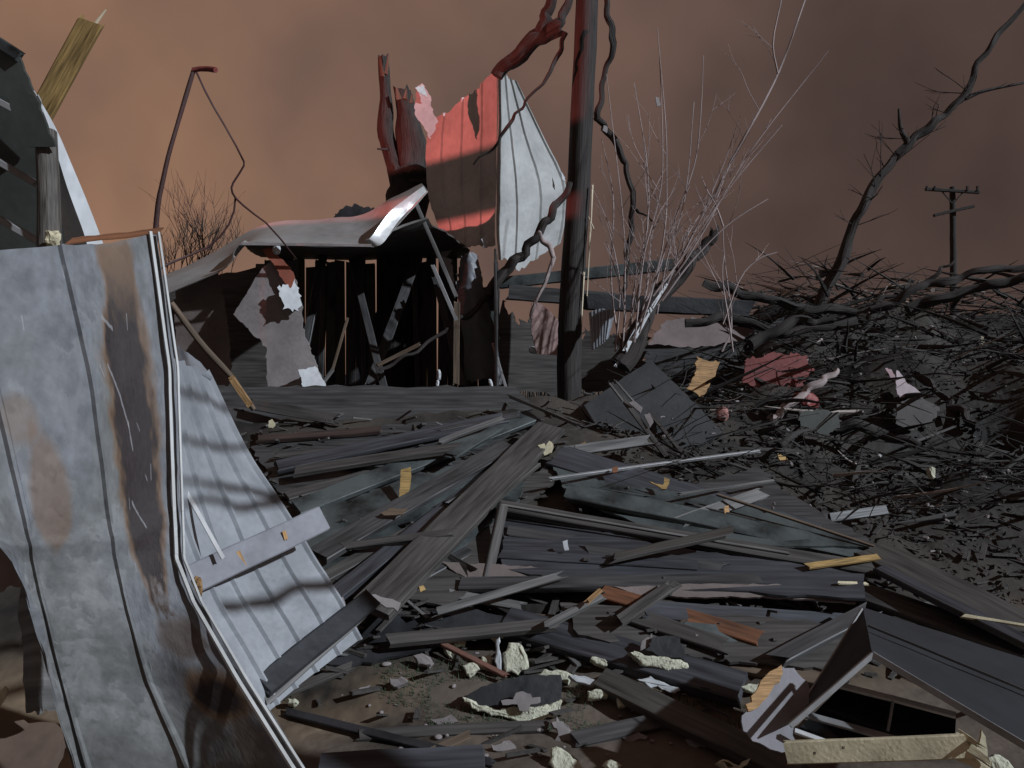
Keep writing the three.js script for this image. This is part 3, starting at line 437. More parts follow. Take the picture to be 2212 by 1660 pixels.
// ───────────────────────── folded roof sheet hanging by the pole
{
  const root = group('folded_roof_sheet', P(1074, 350, 12.4), 'tall folded pale roof sheet hanging between broken trunk and utility pole', 'metal sheet');
  sheetPart('left_panel', [
    [[922, 268, 13.3], [975, 228, 13.0], [1025, 190, 12.7], [1076, 148, 12.4]],
    [[919, 345, 13.3], [970, 335, 13.0], [1022, 325, 12.7], [1075, 310, 12.4]],
    [[925, 425, 13.2], [972, 425, 12.95], [1020, 420, 12.7], [1072, 412, 12.4]],
    [[944, 492, 13.1], [985, 487, 12.9], [1025, 482, 12.65], [1071, 475, 12.4]],
    [[952, 562, 13.0], [985, 543, 12.85], [1022, 536, 12.6], [1070, 532, 12.35]]], mt.paint, root, { nu: 40, nv: 50, ribs: [0.22, 0.5, 0.78], ribW: 0.014, ribH: 0.03, thick: 0.008, crumple: 0.03, freq: 1.6, rag: [0.04, 0.05, 0.03, 0.02], seed: 21 });
  sheetPart('right_panel', [
    [[1077, 150, 12.38], [1094, 160, 12.6], [1112, 172, 12.8]],
    [[1076, 280, 12.38], [1112, 268, 12.75], [1150, 248, 13.1]],
    [[1073, 390, 12.38], [1135, 385, 12.8], [1217, 382, 13.5]],
    [[1073, 480, 12.38], [1140, 475, 12.8], [1224, 460, 13.5]],
    [[1078, 560, 12.36], [1130, 585, 12.7], [1210, 530, 13.4]]], M(0.40, 0.41, 0.40, { rough: 0.5, bump: 0.002, scale: 0.5 }), root, { nu: 40, nv: 50, ribs: [0.35, 0.68, 0.97], ribW: 0.014, ribH: 0.03, thick: 0.008, crumple: 0.02, freq: 1.6, rag: [0.03, 0.05, 0, 0.02], seed: 25 });
}
for (const [o, d, lb] of [[[[955, 555], [975, 560], [978, 590], [966, 600], [960, 580]], 12.7, 'white torn tip at lower left corner of folded roof sheet'], [[[964, 590], [978, 588], [982, 618], [972, 622]], 12.6, 'white torn shred hanging under the folded roof sheet'], [[[1040, 515], [1052, 505], [1054, 535], [1044, 535]], 12.2, 'white torn scrap at bottom of the fold of the roof sheet'], [[[1058, 345], [1066, 352], [1064, 380], [1060, 372]], 12.25, 'white flake on fold of the tall roof sheet'], [[[1211, 370], [1218, 380], [1222, 392], [1214, 388]], 13.2, 'bright white bent corner of the folded roof sheet beside pole']]) poly('torn_shred', o, d, [0.4, 0.2, 0.8], mt.white, lb, 'metal scrap', { thick: 0.012, rag: 0.025 });

// hanging wreckage under the folded sheet
sheet('dangling_dark_sheet', [[[988, 548, 11.6], [1010, 540, 11.5], [1032, 545, 11.6]], [[985, 620, 11.5], [1012, 615, 11.4], [1045, 625, 11.5]], [[998, 700, 11.4], [1030, 690, 11.3], [1070, 705, 11.4]], [[1000, 838, 11.3], [1045, 830, 11.2], [1092, 838, 11.3]]], M(0.16, 0.17, 0.19, { rough: 0.5, scale: 0.5 }), 'dark blue grey crumpled sheet dangling below the folded roof sheet', 'metal sheet', { nu: 20, nv: 40, crumple: 0.12, freq: 2.4, rag: [0.05, 0.05, 0.1, 0.1], seed: 31 });
for (const [x1, y1, x2, y2, w, lb, m] of [[890, 420, 985, 640, 0.05, 'thin dark strut slanting down from the roof sheet tip', mt.greyWood], [935, 575, 985, 690, 0.05, 'pale thin strut crossing below the folded roof sheet', mt.greyMetal], [987, 655, 985, 830, 0.08, 'upright pale stud standing in the dark wreckage', mt.brownWood], [1065, 745, 1092, 835, 0.035, 'thin white rod leaning right of the dangling dark sheet', mt.greyMetal], [750, 690, 718, 800, 0.035, 'thin yellowish stick in front of the black inner wall', mt.brownWood], [718, 800, 690, 838, 0.05, 'pale broken stick at foot of the black inner wall', mt.greyWood], [815, 790, 905, 745, 0.05, 'brown stick lying across the dark trunk foot', mt.brownWood]]) board('broken_strut', P(x1, y1, 10.8), P(x2, y2, 10.8), w, 0.03, m, lb, 'strut', { up: [0, 0, 1], rag: 0.05 });
for (const [x, y, s, lb] of [[948, 810, 0.05, 'white shred low left of the upright stud'], [1060, 828, 0.04, 'tiny pale shred by the thin white rod'], [945, 830, 0.035, 'white flake at crest of the heap left of the stud']]) lump('insulation_shred', P(x, y, 10.4), [s * 0.5, s * 1.4, s * 0.5], mt.white, lb, 'insulation');

// ───────────────────────── utility pole and the wrecked trees right of it
{
  const p0 = P(1228, 830, 11.6), base = V(p0.x, heapY(p0.x, p0.z) - 0.2, p0.z), root = group('utility_pole', base, 'tall dark wooden utility pole leaning slightly in the centre', 'pole');
  limbPart('shaft', [base, P(1232, 700, 11.6), P(1250, 400, 11.6), P(1264, 100, 11.6), P(1275, -160, 11.6), P(1284, -420, 11.6)], 0.178, 0.145, mt.polewood, root, { sides: 20, knob: 0.05, wob: 0.1, ns: 50 });
  for (const [x1, y1, x2, y2, w] of [[1276, 480, 1268, 640, 0.03], [1262, 590, 1256, 700, 0.025], [1283, 495, 1272, 470, 0.02], [1280, 400, 1276, 500, 0.03]]) boardPart('peeled_strip', P(x1, y1, 11.45), P(x2, y2, 11.45), w, 0.012, mt.splinter, root, { up: [0.6, 0, 0.8], rag: 0.04, taper: 0.5 });
}
// long branches hung around the pole
const br = (list, r0, r1, m, lb, o) => limb('broken_branch', list, r0, r1, m, lb, 'branch', { sides: 8, kink: 0.03, step: 0.06, knob: 0.4, group: 'broken branches around the utility pole', ...o });
br([[1078, 168, 11.9], [1110, 130, 11.8], [1150, 95, 11.7], [1185, 62, 11.6], [1205, 58, 11.5]], 0.10, 0.13, mt.bark, 'thick reddish branch resting on top of the folded roof sheet', { jag: 0.1, knob: 0.3 });
br([[1140, 108, 11.7], [1170, 55, 11.6], [1185, 15, 11.5], [1200, -60, 11.4]], 0.09, 0.07, mt.bark, 'branch forking upward out of frame left of the pole');
br([[1205, 58, 11.5], [1225, 20, 11.5], [1245, -30, 11.5]], 0.06, 0.05, mt.bark, 'short dark branch reaching up beside pole top');
br([[1222, 70, 11.2], [1205, 120, 11.2], [1182, 175, 11.2], [1140, 215, 11.2], [1105, 258, 11.3], [1075, 310, 11.4], [1022, 356, 11.5]], 0.035, 0.015, mt.bark, 'thin crooked branch crossing in front of the folded roof sheet');
br([[1058, 640, 11.0], [1085, 600, 11.0], [1130, 545, 11.0], [1165, 500, 11.0], [1195, 450, 11.0], [1232, 395, 11.1]], 0.075, 0.045, mt.bark, 'reddish branch rising across the folded sheet to the pole');
br([[1165, 500, 11.0], [1185, 530, 11.0], [1198, 560, 10.95], [1180, 600, 10.9], [1160, 650, 10.9], [1148, 690, 10.9]], 0.04, 0.02, mt.twig, 'pale thin branch drooping left of the pole');
br([[1058, 640, 11.0], [1020, 680, 10.9], [985, 690, 10.9], [900, 760, 10.7], [820, 800, 10.6]], 0.045, 0.02, mt.bark, 'dark branch trailing left into the wreckage');
br([[1305, -20, 10.9], [1318, 60, 10.9], [1322, 120, 10.9], [1300, 190, 10.9], [1292, 262, 10.9]], 0.045, 0.035, mt.barkDark, 'dark vertical branch just right of the pole top');
br([[1285, 255, 10.9], [1310, 275, 10.9], [1345, 340, 10.9], [1362, 390, 10.9], [1372, 450, 10.9], [1362, 520, 10.9], [1352, 570, 10.9], [1345, 640, 10.9]], 0.05, 0.025, mt.bark, 'crooked knobbly branch hanging right of the pole', { knob: 0.45, wob: 1.2 });
br([[1376, 452, 10.9], [1392, 462, 10.9], [1408, 478, 10.9]], 0.025, 0.012, mt.bark, 'short spur on the crooked knobbly branch');
br([[1340, 790, 10.2], [1375, 715, 10.3], [1430, 640, 10.4], [1480, 575, 10.5], [1520, 535, 10.6], [1542, 505, 10.6]], 0.14, 0.06, mt.bark, 'split leaning trunk with white splinters right of the pole', { sides: 12, jag: 0.12, knob: 0.25 });
for (const [x1, y1, x2, y2, w, lb] of [[1352, 755, 1385, 690, 0.06, 'lower white splinter on the split leaning trunk'], [1372, 730, 1405, 672, 0.05, 'middle white splinter on the split leaning trunk'], [1405, 670, 1440, 615, 0.05, 'upper white splinter on the split leaning trunk'], [1330, 790, 1345, 770, 0.035, 'pale splinter at foot of split leaning trunk']]) board('bright_splinter', P(x1, y1, 10.1), P(x2, y2, 10.2), w, 0.015, mt.white, lb, 'splinter', { up: [0.3, 0, 1], taper: 0.5, rag: 0.06 });
// sprouting whips fanning from the split trunk
{
  const base = G(1345, 770, 0), c = P(1345, 770, 10.0), root = group('twig_thicket', c, 'fan of fine bare twigs sprouting around the split trunk', 'shrub');
  const W = [[1345, 770, 1430, 640, 1490, 500, 1545, 420], [1360, 740, 1420, 590, 1460, 470, 1490, 400], [1345, 770, 1350, 640, 1345, 470, 1310, 160], [1370, 740, 1390, 560, 1430, 380, 1425, 110], [1400, 700, 1470, 560, 1510, 480, 1540, 430], [1380, 720, 1400, 600, 1410, 500, 1430, 470], [1560, 760, 1580, 700, 1565, 560, 1562, 490], [1562, 490, 1545, 440, 1530, 415, 1515, 380], [1420, 680, 1440, 560, 1480, 430, 1500, 220], [1330, 760, 1340, 640, 1330, 560, 1310, 480], [1410, 640, 1500, 520, 1580, 400, 1690, 270], [1540, 430, 1600, 310, 1680, 160, 1750, -30], [1680, 160, 1670, 90, 1690, -10, 1690, -60], [1345, 720, 1350, 660, 1330, 590, 1310, 520], [1585, 760, 1575, 690, 1560, 600, 1565, 545], [1350, 740, 1390, 560, 1400, 380, 1370, 180], [1380, 720, 1430, 540, 1440, 330, 1420, 60], [1390, 700, 1450, 500, 1505, 330, 1520, 120], [1400, 690, 1480, 540, 1550, 390, 1600, 250], [1340, 760, 1320, 600, 1325, 430, 1300, 300], [1420, 660, 1520, 500, 1620, 330, 1790, 110], [1430, 650, 1500, 560, 1580, 480, 1660, 430], [1360, 740, 1370, 620, 1400, 480, 1390, 350], [1400, 680, 1455, 590, 1470, 520, 1500, 490], [1560, 700, 1600, 600, 1640, 560, 1680, 545]];
  for (const w of W) { const dd = rr(9.6, 10.6), t = w === W[11]; limbPart('whip', [[w[0], w[1], dd], [w[2], w[3], dd], [w[4], w[5], dd], [w[6], w[7], dd]], t ? 0.018 : 0.013, t ? 0.010 : 0.005, mt.twig, root, { sides: 5, wob: 1.5, knob: 0.2 }); }
  const list = [], o = { origin: c, crook: 0.15, kids: 2 };
  for (let i = 0; i < 90; i++) { const w = W[Math.floor(rand() * W.length)], t = rr(0.05, 0.75), q = spline(path([[w[0], w[1], 10.1], [w[2], w[3], 10.1], [w[4], w[5], 10.1], [w[6], w[7], 10.1]]), t); twigGeo(list, q, V(rr(-0.6, 0.6), rr(0.4, 1.2), rr(-0.5, 0.5)), rr(0.25, 0.8), 0.005, 1, o); }
  tag(mesh('twigs', mergeGeometries(list), mt.twig, root), null, null, null, 'stuff');
}
for (const [o, lb] of [[[[1416, 208], [1424, 210], [1428, 226], [1420, 230]], 'pale scrap caught in twigs at upper right of pole'], [[[1303, 270], [1313, 276], [1311, 288], [1302, 282]], 'yellowish torn knot on branch right of pole']]) poly('caught_scrap', o, 10.6, [0.3, 0.2, 0.9], mt.paleBoard, lb, 'scrap', { thick: 0.01, rag: 0.015 });

// tall fallen-tree limb at right, distant pole
{
  const root = group('bare_tree_limb', P(1775, 650, 13), 'bare forked tree limb rising to the upper right corner', 'branch');
  limbPart('main_limb', [[1765, 680, 13], [1800, 590, 13], [1850, 480, 13], [1900, 390, 13], [1962, 310, 13], [2020, 262, 13], [2085, 212, 13], [2110, 140, 13], [2160, 70, 13], [2240, -20, 13]], 0.09, 0.035, mt.bark, root, { sides: 10, knob: 0.45, kink: 0.03, wob: 0.4, step: 0.06 });
  { const list = [], sp = path([[1800, 590, 13], [1850, 480, 13], [1962, 310, 13], [2085, 212, 13], [2160, 70, 13]]); for (let i = 0; i < 22; i++) twigGeo(list, spline(sp, rr(0.05, 0.98)), V(rr(-1, 1), rr(-0.1, 1), rr(-0.8, 0.8)), rr(0.25, 0.9), 0.009, 1, { origin: root.position, crook: 0.14, kids: 2 }); tag(mesh('twigs', mergeGeometries(list), mt.bark, root), null, null, null, 'stuff'); }
  limbPart('side_limb', [[1962, 312, 13], [1946, 280, 13], [1942, 235, 13]], 0.05, 0.02, mt.bark, root);
  limbPart('side_limb', [[2085, 213, 13], [2130, 195, 13], [2230, 176, 13.2]], 0.04, 0.015, mt.bark, root);
}
{
  const b = P(2058, 830, 42), base = V(b.x, -0.2, b.z), root = group('power_pole', base, 'distant dark power pole with two crossarms at right', 'pole');
  limbPart('shaft', [base, P(2060, 620, 42), P(2058, 404, 42)], 0.2, 0.14, mt.barkDark, root, { sides: 10, knob: 0.05, wob: 0 });
  boardPart('crossarm', P(2000, 409, 41.7), P(2115, 416, 41.7), 0.2, 0.14, mt.barkDark, root, { rag: 0, up: [0, 1, 0] });
  boardPart('crossarm', P(2018, 466, 41.7), P(2104, 446, 41.7), 0.2, 0.14, mt.barkDark, root, { rag: 0, up: [0, 1, 0] });
  for (const x of [2003, 2020, 2090, 2112]) boardPart('insulator', P(x, 412, 41.6), P(x, 402, 41.6), 0.1, 0.1, mt.barkDark, root, { rag: 0, up: [0, 0, 1] });
  for (const [x1, y1, x2, y2] of [[2035, 413, 2058, 440], [2082, 414, 2060, 440]]) boardPart('brace', P(x1, y1, 41.7), P(x2, y2, 41.7), 0.06, 0.05, mt.barkDark, root, { rag: 0, up: [0, 0, 1] });
}
// beams and panels behind the pole
board('fallen_beam', P(1080, 612, 13.5), P(1455, 572, 13.5), 0.19, 0.12, mt.greenDark, 'dark fallen beam behind the pole, upper of two', 'beam', { up: [0, 0, 1], rag: 0.1 });
board('fallen_beam', P(1100, 632, 13.2), P(1330, 650, 13.2), 0.24, 0.14, mt.darkWood2, 'dark fallen beam behind the pole, lower of two', 'beam', { up: [0, 0, 1], rag: 0.1 });
board('fallen_beam', P(1270, 652, 12.9), P(1620, 668, 12.9), 0.26, 0.14, mt.tar, 'black beam lying right of the pole behind split trunk', 'beam', { up: [0, 0, 1], rag: 0.15 });
poly('wreck_wall', [[1085, 650], [1120, 700], [1150, 690], [1215, 720], [1212, 850], [1060, 850]], 12.3, [0.1, 0, 1], mt.darkWood, 'dark wall remnant left of the pinkish panel', 'wall', { thick: 0.06, rag: 0.08 });
poly('wreck_wall', [[1255, 720], [1290, 700], [1340, 735], [1400, 700], [1395, 760], [1400, 850], [1230, 850]], 12.6, [-0.1, 0, 1], mt.darkWood, 'dark wall remnant between pole and split trunk', 'wall', { thick: 0.06, rag: 0.1 });
poly('wreck_wall', [[1390, 742], [1480, 748], [1600, 738], [1640, 700], [1720, 690], [1760, 850], [1390, 850]], 13.2, [-0.05, 0.1, 1], mt.darkWood2, 'low dark wreckage under the skyline right of split trunk', 'wall', { thick: 0.06, rag: 0.1 });
poly('mauve_sheet', [[1400, 744], [1436, 694], [1500, 686], [1580, 690], [1642, 706], [1600, 736], [1500, 752]], 12.2, [0.2, 0.2, 1], M(0.17, 0.125, 0.12, { rough: 0.7 }), 'dull mauve sheet behind the split leaning trunk', 'metal sheet', { thick: 0.015, rag: 0.03 });
poly('pink_door_panel', [[1150, 655], [1168, 655], [1206, 690], [1204, 768], [1160, 765], [1148, 720]], 11.2, [0.35, 0, 1], M(0.30, 0.19, 0.175, { rough: 0.5 }), 'pinkish panel standing left of the utility pole foot', 'panel', { thick: 0.02, rag: 0.01 });
lump('crumpled_foil', P(1152, 756, 11.5), [0.09, 0.05, 0.05], mt.shinyTrim, 'bright crumpled metal at foot of the pinkish panel', 'metal scrap', { rough: 0.5 });
{
  const root = group('corrugated_scrap', P(1295, 705, 11.2), 'small pale corrugated scrap right of the pole foot', 'metal scrap');
  sheetPart('corrugated_panel', [[[1272, 675, 11.2], [1300, 668, 11.2], [1330, 672, 11.2]], [[1278, 758, 11.1], [1300, 745, 11.1], [1315, 730, 11.1]]], mt.zinc, root, { nu: 30, nv: 8, ribs: [0.12, 0.26, 0.4, 0.54, 0.68, 0.82], ribW: 0.035, ribH: 0.03, thick: 0.004 });
}
// ───────────────────────── tilted roof panel on the heap with battens
{
  const root = group('shed_roof_panel', P(1420, 900, 8.8), 'large dark roof panel tilted on the heap below split trunk', 'roof panel');
  polyPart('deck', [[1255, 880], [1405, 778], [1480, 850], [1562, 935], [1395, 1015], [1340, 985]], 8.7, [-0.12, 0.62, 0.78], M(0.055, 0.058, 0.06, { rough: 0.6 }), root, { thick: 0.05, rag: 0.01 });
  boardPart('batten', P(1322, 832, 8.75), P(1438, 985, 8.1), 0.05, 0.03, mt.darkWood, root, { up: [-0.12, 0.62, 0.78] });
  boardPart('batten', P(1405, 895, 8.75), P(1478, 985, 8.2), 0.04, 0.03, mt.darkWood, root, { up: [-0.12, 0.62, 0.78] });
  boardPart('slot_trim', P(1316, 828, 8.62), P(1345, 866, 8.5), 0.02, 0.02, mt.greyWood, root, { up: [-0.12, 0.62, 0.78] });
  boardPart('slot_trim', P(1330, 824, 8.62), P(1372, 872, 8.48), 0.018, 0.02, mt.greyWood, root, { up: [-0.12, 0.62, 0.78] });
  polyPart('clip', [[1358, 870], [1370, 866], [1388, 880], [1384, 892]], 8.4, [-0.12, 0.62, 0.78], mt.paleBoard, root, { thick: 0.02, rag: 0.004 });
  polyPart('clip', [[1392, 896], [1404, 892], [1412, 910], [1404, 922]], 8.35, [-0.12, 0.62, 0.78], mt.paleBoard, root, { thick: 0.02, rag: 0.004 });
}
poly('plywood_triangle', [[1484, 840], [1502, 806], [1506, 770], [1518, 778], [1535, 782], [1555, 782], [1545, 812], [1520, 858]], 9.0, [0.2, 0.15, 1], mt.orangeWood, 'tan splintered plywood piece standing beyond the tilted roof panel', 'plywood', { thick: 0.02, rag: 0.02 });
poly('heap_top_panel', [[430, 838], [700, 834], [1112, 835], [1150, 880], [1080, 925], [820, 945], [560, 950], [470, 900]], 8.9, [0.02, 0.55, 0.83], mt.darkWood2, 'wide dark panel along crest of the heap', 'wall panel', { thick: 0.06, rag: 0.03 });

// ───────────────────────── wide sheets under the boards
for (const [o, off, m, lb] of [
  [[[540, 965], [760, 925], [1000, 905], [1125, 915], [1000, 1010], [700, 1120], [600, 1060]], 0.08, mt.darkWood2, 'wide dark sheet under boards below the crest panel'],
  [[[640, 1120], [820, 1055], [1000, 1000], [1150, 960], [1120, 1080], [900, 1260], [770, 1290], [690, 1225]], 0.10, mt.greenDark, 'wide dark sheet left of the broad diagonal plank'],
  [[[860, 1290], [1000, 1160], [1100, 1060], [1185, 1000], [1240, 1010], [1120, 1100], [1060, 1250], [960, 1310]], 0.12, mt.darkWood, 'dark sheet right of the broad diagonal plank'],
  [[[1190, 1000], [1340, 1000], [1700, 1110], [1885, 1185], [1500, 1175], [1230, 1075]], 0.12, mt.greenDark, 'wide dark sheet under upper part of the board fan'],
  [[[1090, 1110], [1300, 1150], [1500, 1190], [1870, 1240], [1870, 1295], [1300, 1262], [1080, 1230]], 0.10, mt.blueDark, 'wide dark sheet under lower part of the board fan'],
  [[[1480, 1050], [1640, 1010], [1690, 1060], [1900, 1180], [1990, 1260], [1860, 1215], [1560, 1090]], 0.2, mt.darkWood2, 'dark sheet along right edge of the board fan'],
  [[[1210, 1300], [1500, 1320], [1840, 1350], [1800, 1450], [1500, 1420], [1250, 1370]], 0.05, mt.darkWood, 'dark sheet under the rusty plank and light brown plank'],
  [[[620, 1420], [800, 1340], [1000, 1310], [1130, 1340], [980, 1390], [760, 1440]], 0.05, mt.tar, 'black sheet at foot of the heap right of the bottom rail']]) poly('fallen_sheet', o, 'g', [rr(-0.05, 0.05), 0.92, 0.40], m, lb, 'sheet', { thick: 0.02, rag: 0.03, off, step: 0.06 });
// ───────────────────────── boards and timbers on the heap
const B = (x1, y1, x2, y2, w, t, o1, o2, m, lb, cat = 'lumber', o = {}) => board(o.name || 'fallen_board', G(x1, y1, o1), G(x2, y2, o2), w, t, m, lb, cat, { group: 'boards strewn over the heap', ...o });
B(1190, 925, 800, 1318, 0.30, 0.06, 0.22, 0.25, mt.darkWood, 'broad dark plank running diagonally down the middle of the heap');
B(1150, 900, 640, 1100, 0.22, 0.05, 0.12, 0.12, mt.greenDark, 'dark plank sloping left from the heap centre to the leaning sheet');
B(1090, 905, 600, 1010, 0.18, 0.05, 0.12, 0.14, mt.blueDark, 'bluish dark plank below the crest panel');
B(1100, 965, 690, 1200, 0.20, 0.05, 0.16, 0.18, mt.darkWood2, 'dark plank reaching the end of the blue grey plank');
B(1150, 1000, 860, 1240, 0.16, 0.05, 0.2, 0.2, mt.darkWood, 'brownish plank beside the broad diagonal plank, left side');
B(1080, 1010, 720, 1290, 0.14, 0.05, 0.1, 0.18, mt.blueDark, 'narrow dark plank ending near the torn grey scrap');
B(640, 1020, 1010, 965, 0.12, 0.05, 0.2, 0.2, mt.darkWood, 'weathered plank crossing left part of the heap');
B(950, 955, 1085, 905, 0.06, 0.04, 0.22, 0.22, mt.greyWood, 'short pale slat high on the left of the heap');
B(975, 985, 1075, 925, 0.12, 0.03, 0.24, 0.2, mt.greenDark, 'grey green board below the short pale slat');
B(1200, 985, 1760, 1160, 0.34, 0.05, 0.16, 0.2, mt.blueDark, 'wide dark board descending right from heap centre');
B(1190, 1035, 1640, 975, 0.025, 0.03, 0.26, 0.3, mt.greyMetal, 'thin pale metal edge under the tilted roof panel', 'trim', { name: 'metal_edge' });
B(1470, 1068, 1668, 1040, 0.022, 0.025, 0.26, 0.3, mt.greyWood, 'short pale batten right of the thin metal edge', 'lumber');
B(1552, 1070, 1885, 1180, 0.022, 0.02, 0.28, 0.3, mt.brownWood, 'thin tan stick along right edge of the board fan', 'lumber', { name: 'thin_stick' });
B(1230, 1065, 1880, 1200, 0.20, 0.05, 0.2, 0.22, mt.greenDark, 'greenish dark board in the fan, second from the top');
B(1085, 1097, 1900, 1235, 0.13, 0.06, 0.22, 0.28, mt.darkWood, 'long dark rail with pale top edge in the board fan');
B(1085, 1092, 1700, 1196, 0.022, 0.02, 0.30, 0.32, mt.greyWood, 'thin grey strip on top of the long dark rail', 'trim', { name: 'thin_strip' });
B(1100, 1150, 1860, 1262, 0.12, 0.05, 0.16, 0.2, mt.darkWood2, 'dark board under the long dark rail');
B(1080, 1200, 1500, 1225, 0.1, 0.05, 0.14, 0.16, mt.blueDark, 'bluish board above the pale brown sheet in the fan');
B(1000, 1265, 1640, 1258, 0.12, 0.06, 0.18, 0.16, mt.darkWood2, 'dark timber below the pale brown sheet');
board('short_post', G(1086, 1096, 0.3), G(1048, 1268, 0.12), 0.075, 0.06, mt.darkWood, 'short dark post leaning in front of the board fan', 'post', { up: [0.2, 0, 1], rag: 0.03 });
poly('brown_sheet', [[948, 1212], [1060, 1220], [1180, 1226], [1318, 1234], [1200, 1246], [1085, 1254], [1000, 1245]], 'g', [0, 0.8, 0.6], mt.pinkBoard, 'pale brown sheet wedge between dark timbers', 'board', { thick: 0.012, rag: 0.01, off: 0.16 });
poly('grey_strip_board', [[1325, 1268], [1500, 1262], [1680, 1262], [1850, 1280], [1850, 1302], [1660, 1290], [1500, 1290], [1380, 1286]], 'g', [0, 0.75, 0.66], mt.pinkBoard, 'long pinkish grey strip board across the lower fan', 'board', { thick: 0.02, rag: 0.01, off: 0.14 });
B(1300, 1282, 1640, 1382, 0.13, 0.05, 0.16, 0.12, mt.rustWood, 'rusty orange brown plank in the lower middle');
B(1130, 1352, 1800, 1458, 0.22, 0.05, 0.10, 0.1, mt.brownWood, 'light brown grained plank below the rusty plank');
B(1390, 1320, 1860, 1350, 0.16, 0.05, 0.1, 0.12, mt.blueDark, 'blue black board right of the rusty plank');
B(1480, 1365, 1840, 1400, 0.14, 0.05, 0.08, 0.1, mt.greenDark, 'dark board between rusty plank and the metal hood');
B(1090, 1345, 1600, 1490, 0.24, 0.08, 0.12, 0.1, mt.blueDark, 'thick blue black beam under the light brown plank', 'beam');
B(1180, 1352, 1300, 1290, 0.05, 0.04, 0.26, 0.28, mt.greyWood, 'grey stick with orange broken tip in the lower middle');
B(1270, 1300, 1297, 1276, 0.03, 0.02, 0.34, 0.36, mt.orangeWood, 'small orange splinter at tip of the grey stick', 'splinter', { name: 'wood_splinter' });
B(840, 1385, 1200, 1350, 0.09, 0.05, 0.14, 0.16, mt.darkWood, 'dark grey timber left of the grey stick');
B(955, 1392, 1090, 1460, 0.035, 0.03, 0.12, 0.06, M(0.16, 0.075, 0.055), 'reddish brown stick above the cream scraps');
B(1300, 1470, 1720, 1670, 0.17, 0.06, 0.08, 0.06, mt.darkWood, 'grey dark plank slanting to the bottom edge of the view');
B(700, 1250, 930, 1130, 0.12, 0.05, 0.1, 0.12, mt.darkWood, 'short dark board right of the blue grey plank');
B(780, 1310, 1010, 1190, 0.16, 0.05, 0.08, 0.1, mt.darkWood2, 'dark board under lower end of the broad diagonal plank');
B(620, 1075, 900, 1000, 0.13, 0.05, 0.08, 0.1, mt.darkWood, 'brownish dark board beside the leaning wall sheet top');
B(560, 950, 820, 930, 0.10, 0.05, 0.08, 0.1, M(0.05, 0.032, 0.026, { tex: 'grain' }), 'red brown dark board left below crest panel');
B(1880, 1190, 2260, 1385, 0.30, 0.06, 0.3, 0.35, mt.darkWood, 'wide dark plank forming the right edge of the board fan');
B(1840, 1275, 2260, 1420, 0.2, 0.05, 0.2, 0.25, mt.darkWood2, 'dark plank just above the metal hood');
B(1900, 1230, 2240, 1400, 0.10, 0.05, 0.34, 0.36, mt.blueDark, 'narrow blue black plank along right edge of the fan');
B(1745, 1224, 1897, 1204, 0.055, 0.02, 0.32, 0.36, mt.yellowWood, 'yellow slat lying on right part of the board fan', 'lumber', { name: 'yellow_slat' });
B(1815, 1260, 1872, 1262, 0.025, 0.015, 0.36, 0.36, mt.freshWood, 'pale splinter below the yellow slat', 'splinter', { name: 'wood_splinter' });
B(2085, 1332, 2235, 1356, 0.035, 0.015, 0.38, 0.42, mt.freshWood, 'pale sliver lying near the right edge above the hood', 'splinter', { name: 'wood_splinter', taper: 0.5 });
B(1960, 962, 2062, 922, 0.025, 0.02, 0.3, 0.3, mt.greyWood, 'pale thin stick in the dark brush at right', 'lumber', { name: 'thin_stick' });
B(620, 1540, 1060, 1650, 0.05, 0.03, 0.02, 0.02, mt.tar, 'thin black lath half sunk in the mud at the bottom', 'lumber', { name: 'thin_lath' });
B(690, 1690, 1040, 1670, 0.3, 0.04, 0.03, 0.03, mt.blueDark, 'blue black board at the bottom edge right of rusted sheet', 'lumber');
B(560, 1520, 760, 1440, 0.06, 0.03, 0.05, 0.05, mt.darkWood, 'dark lath right of the torn edge board', 'lumber', { name: 'thin_lath' });

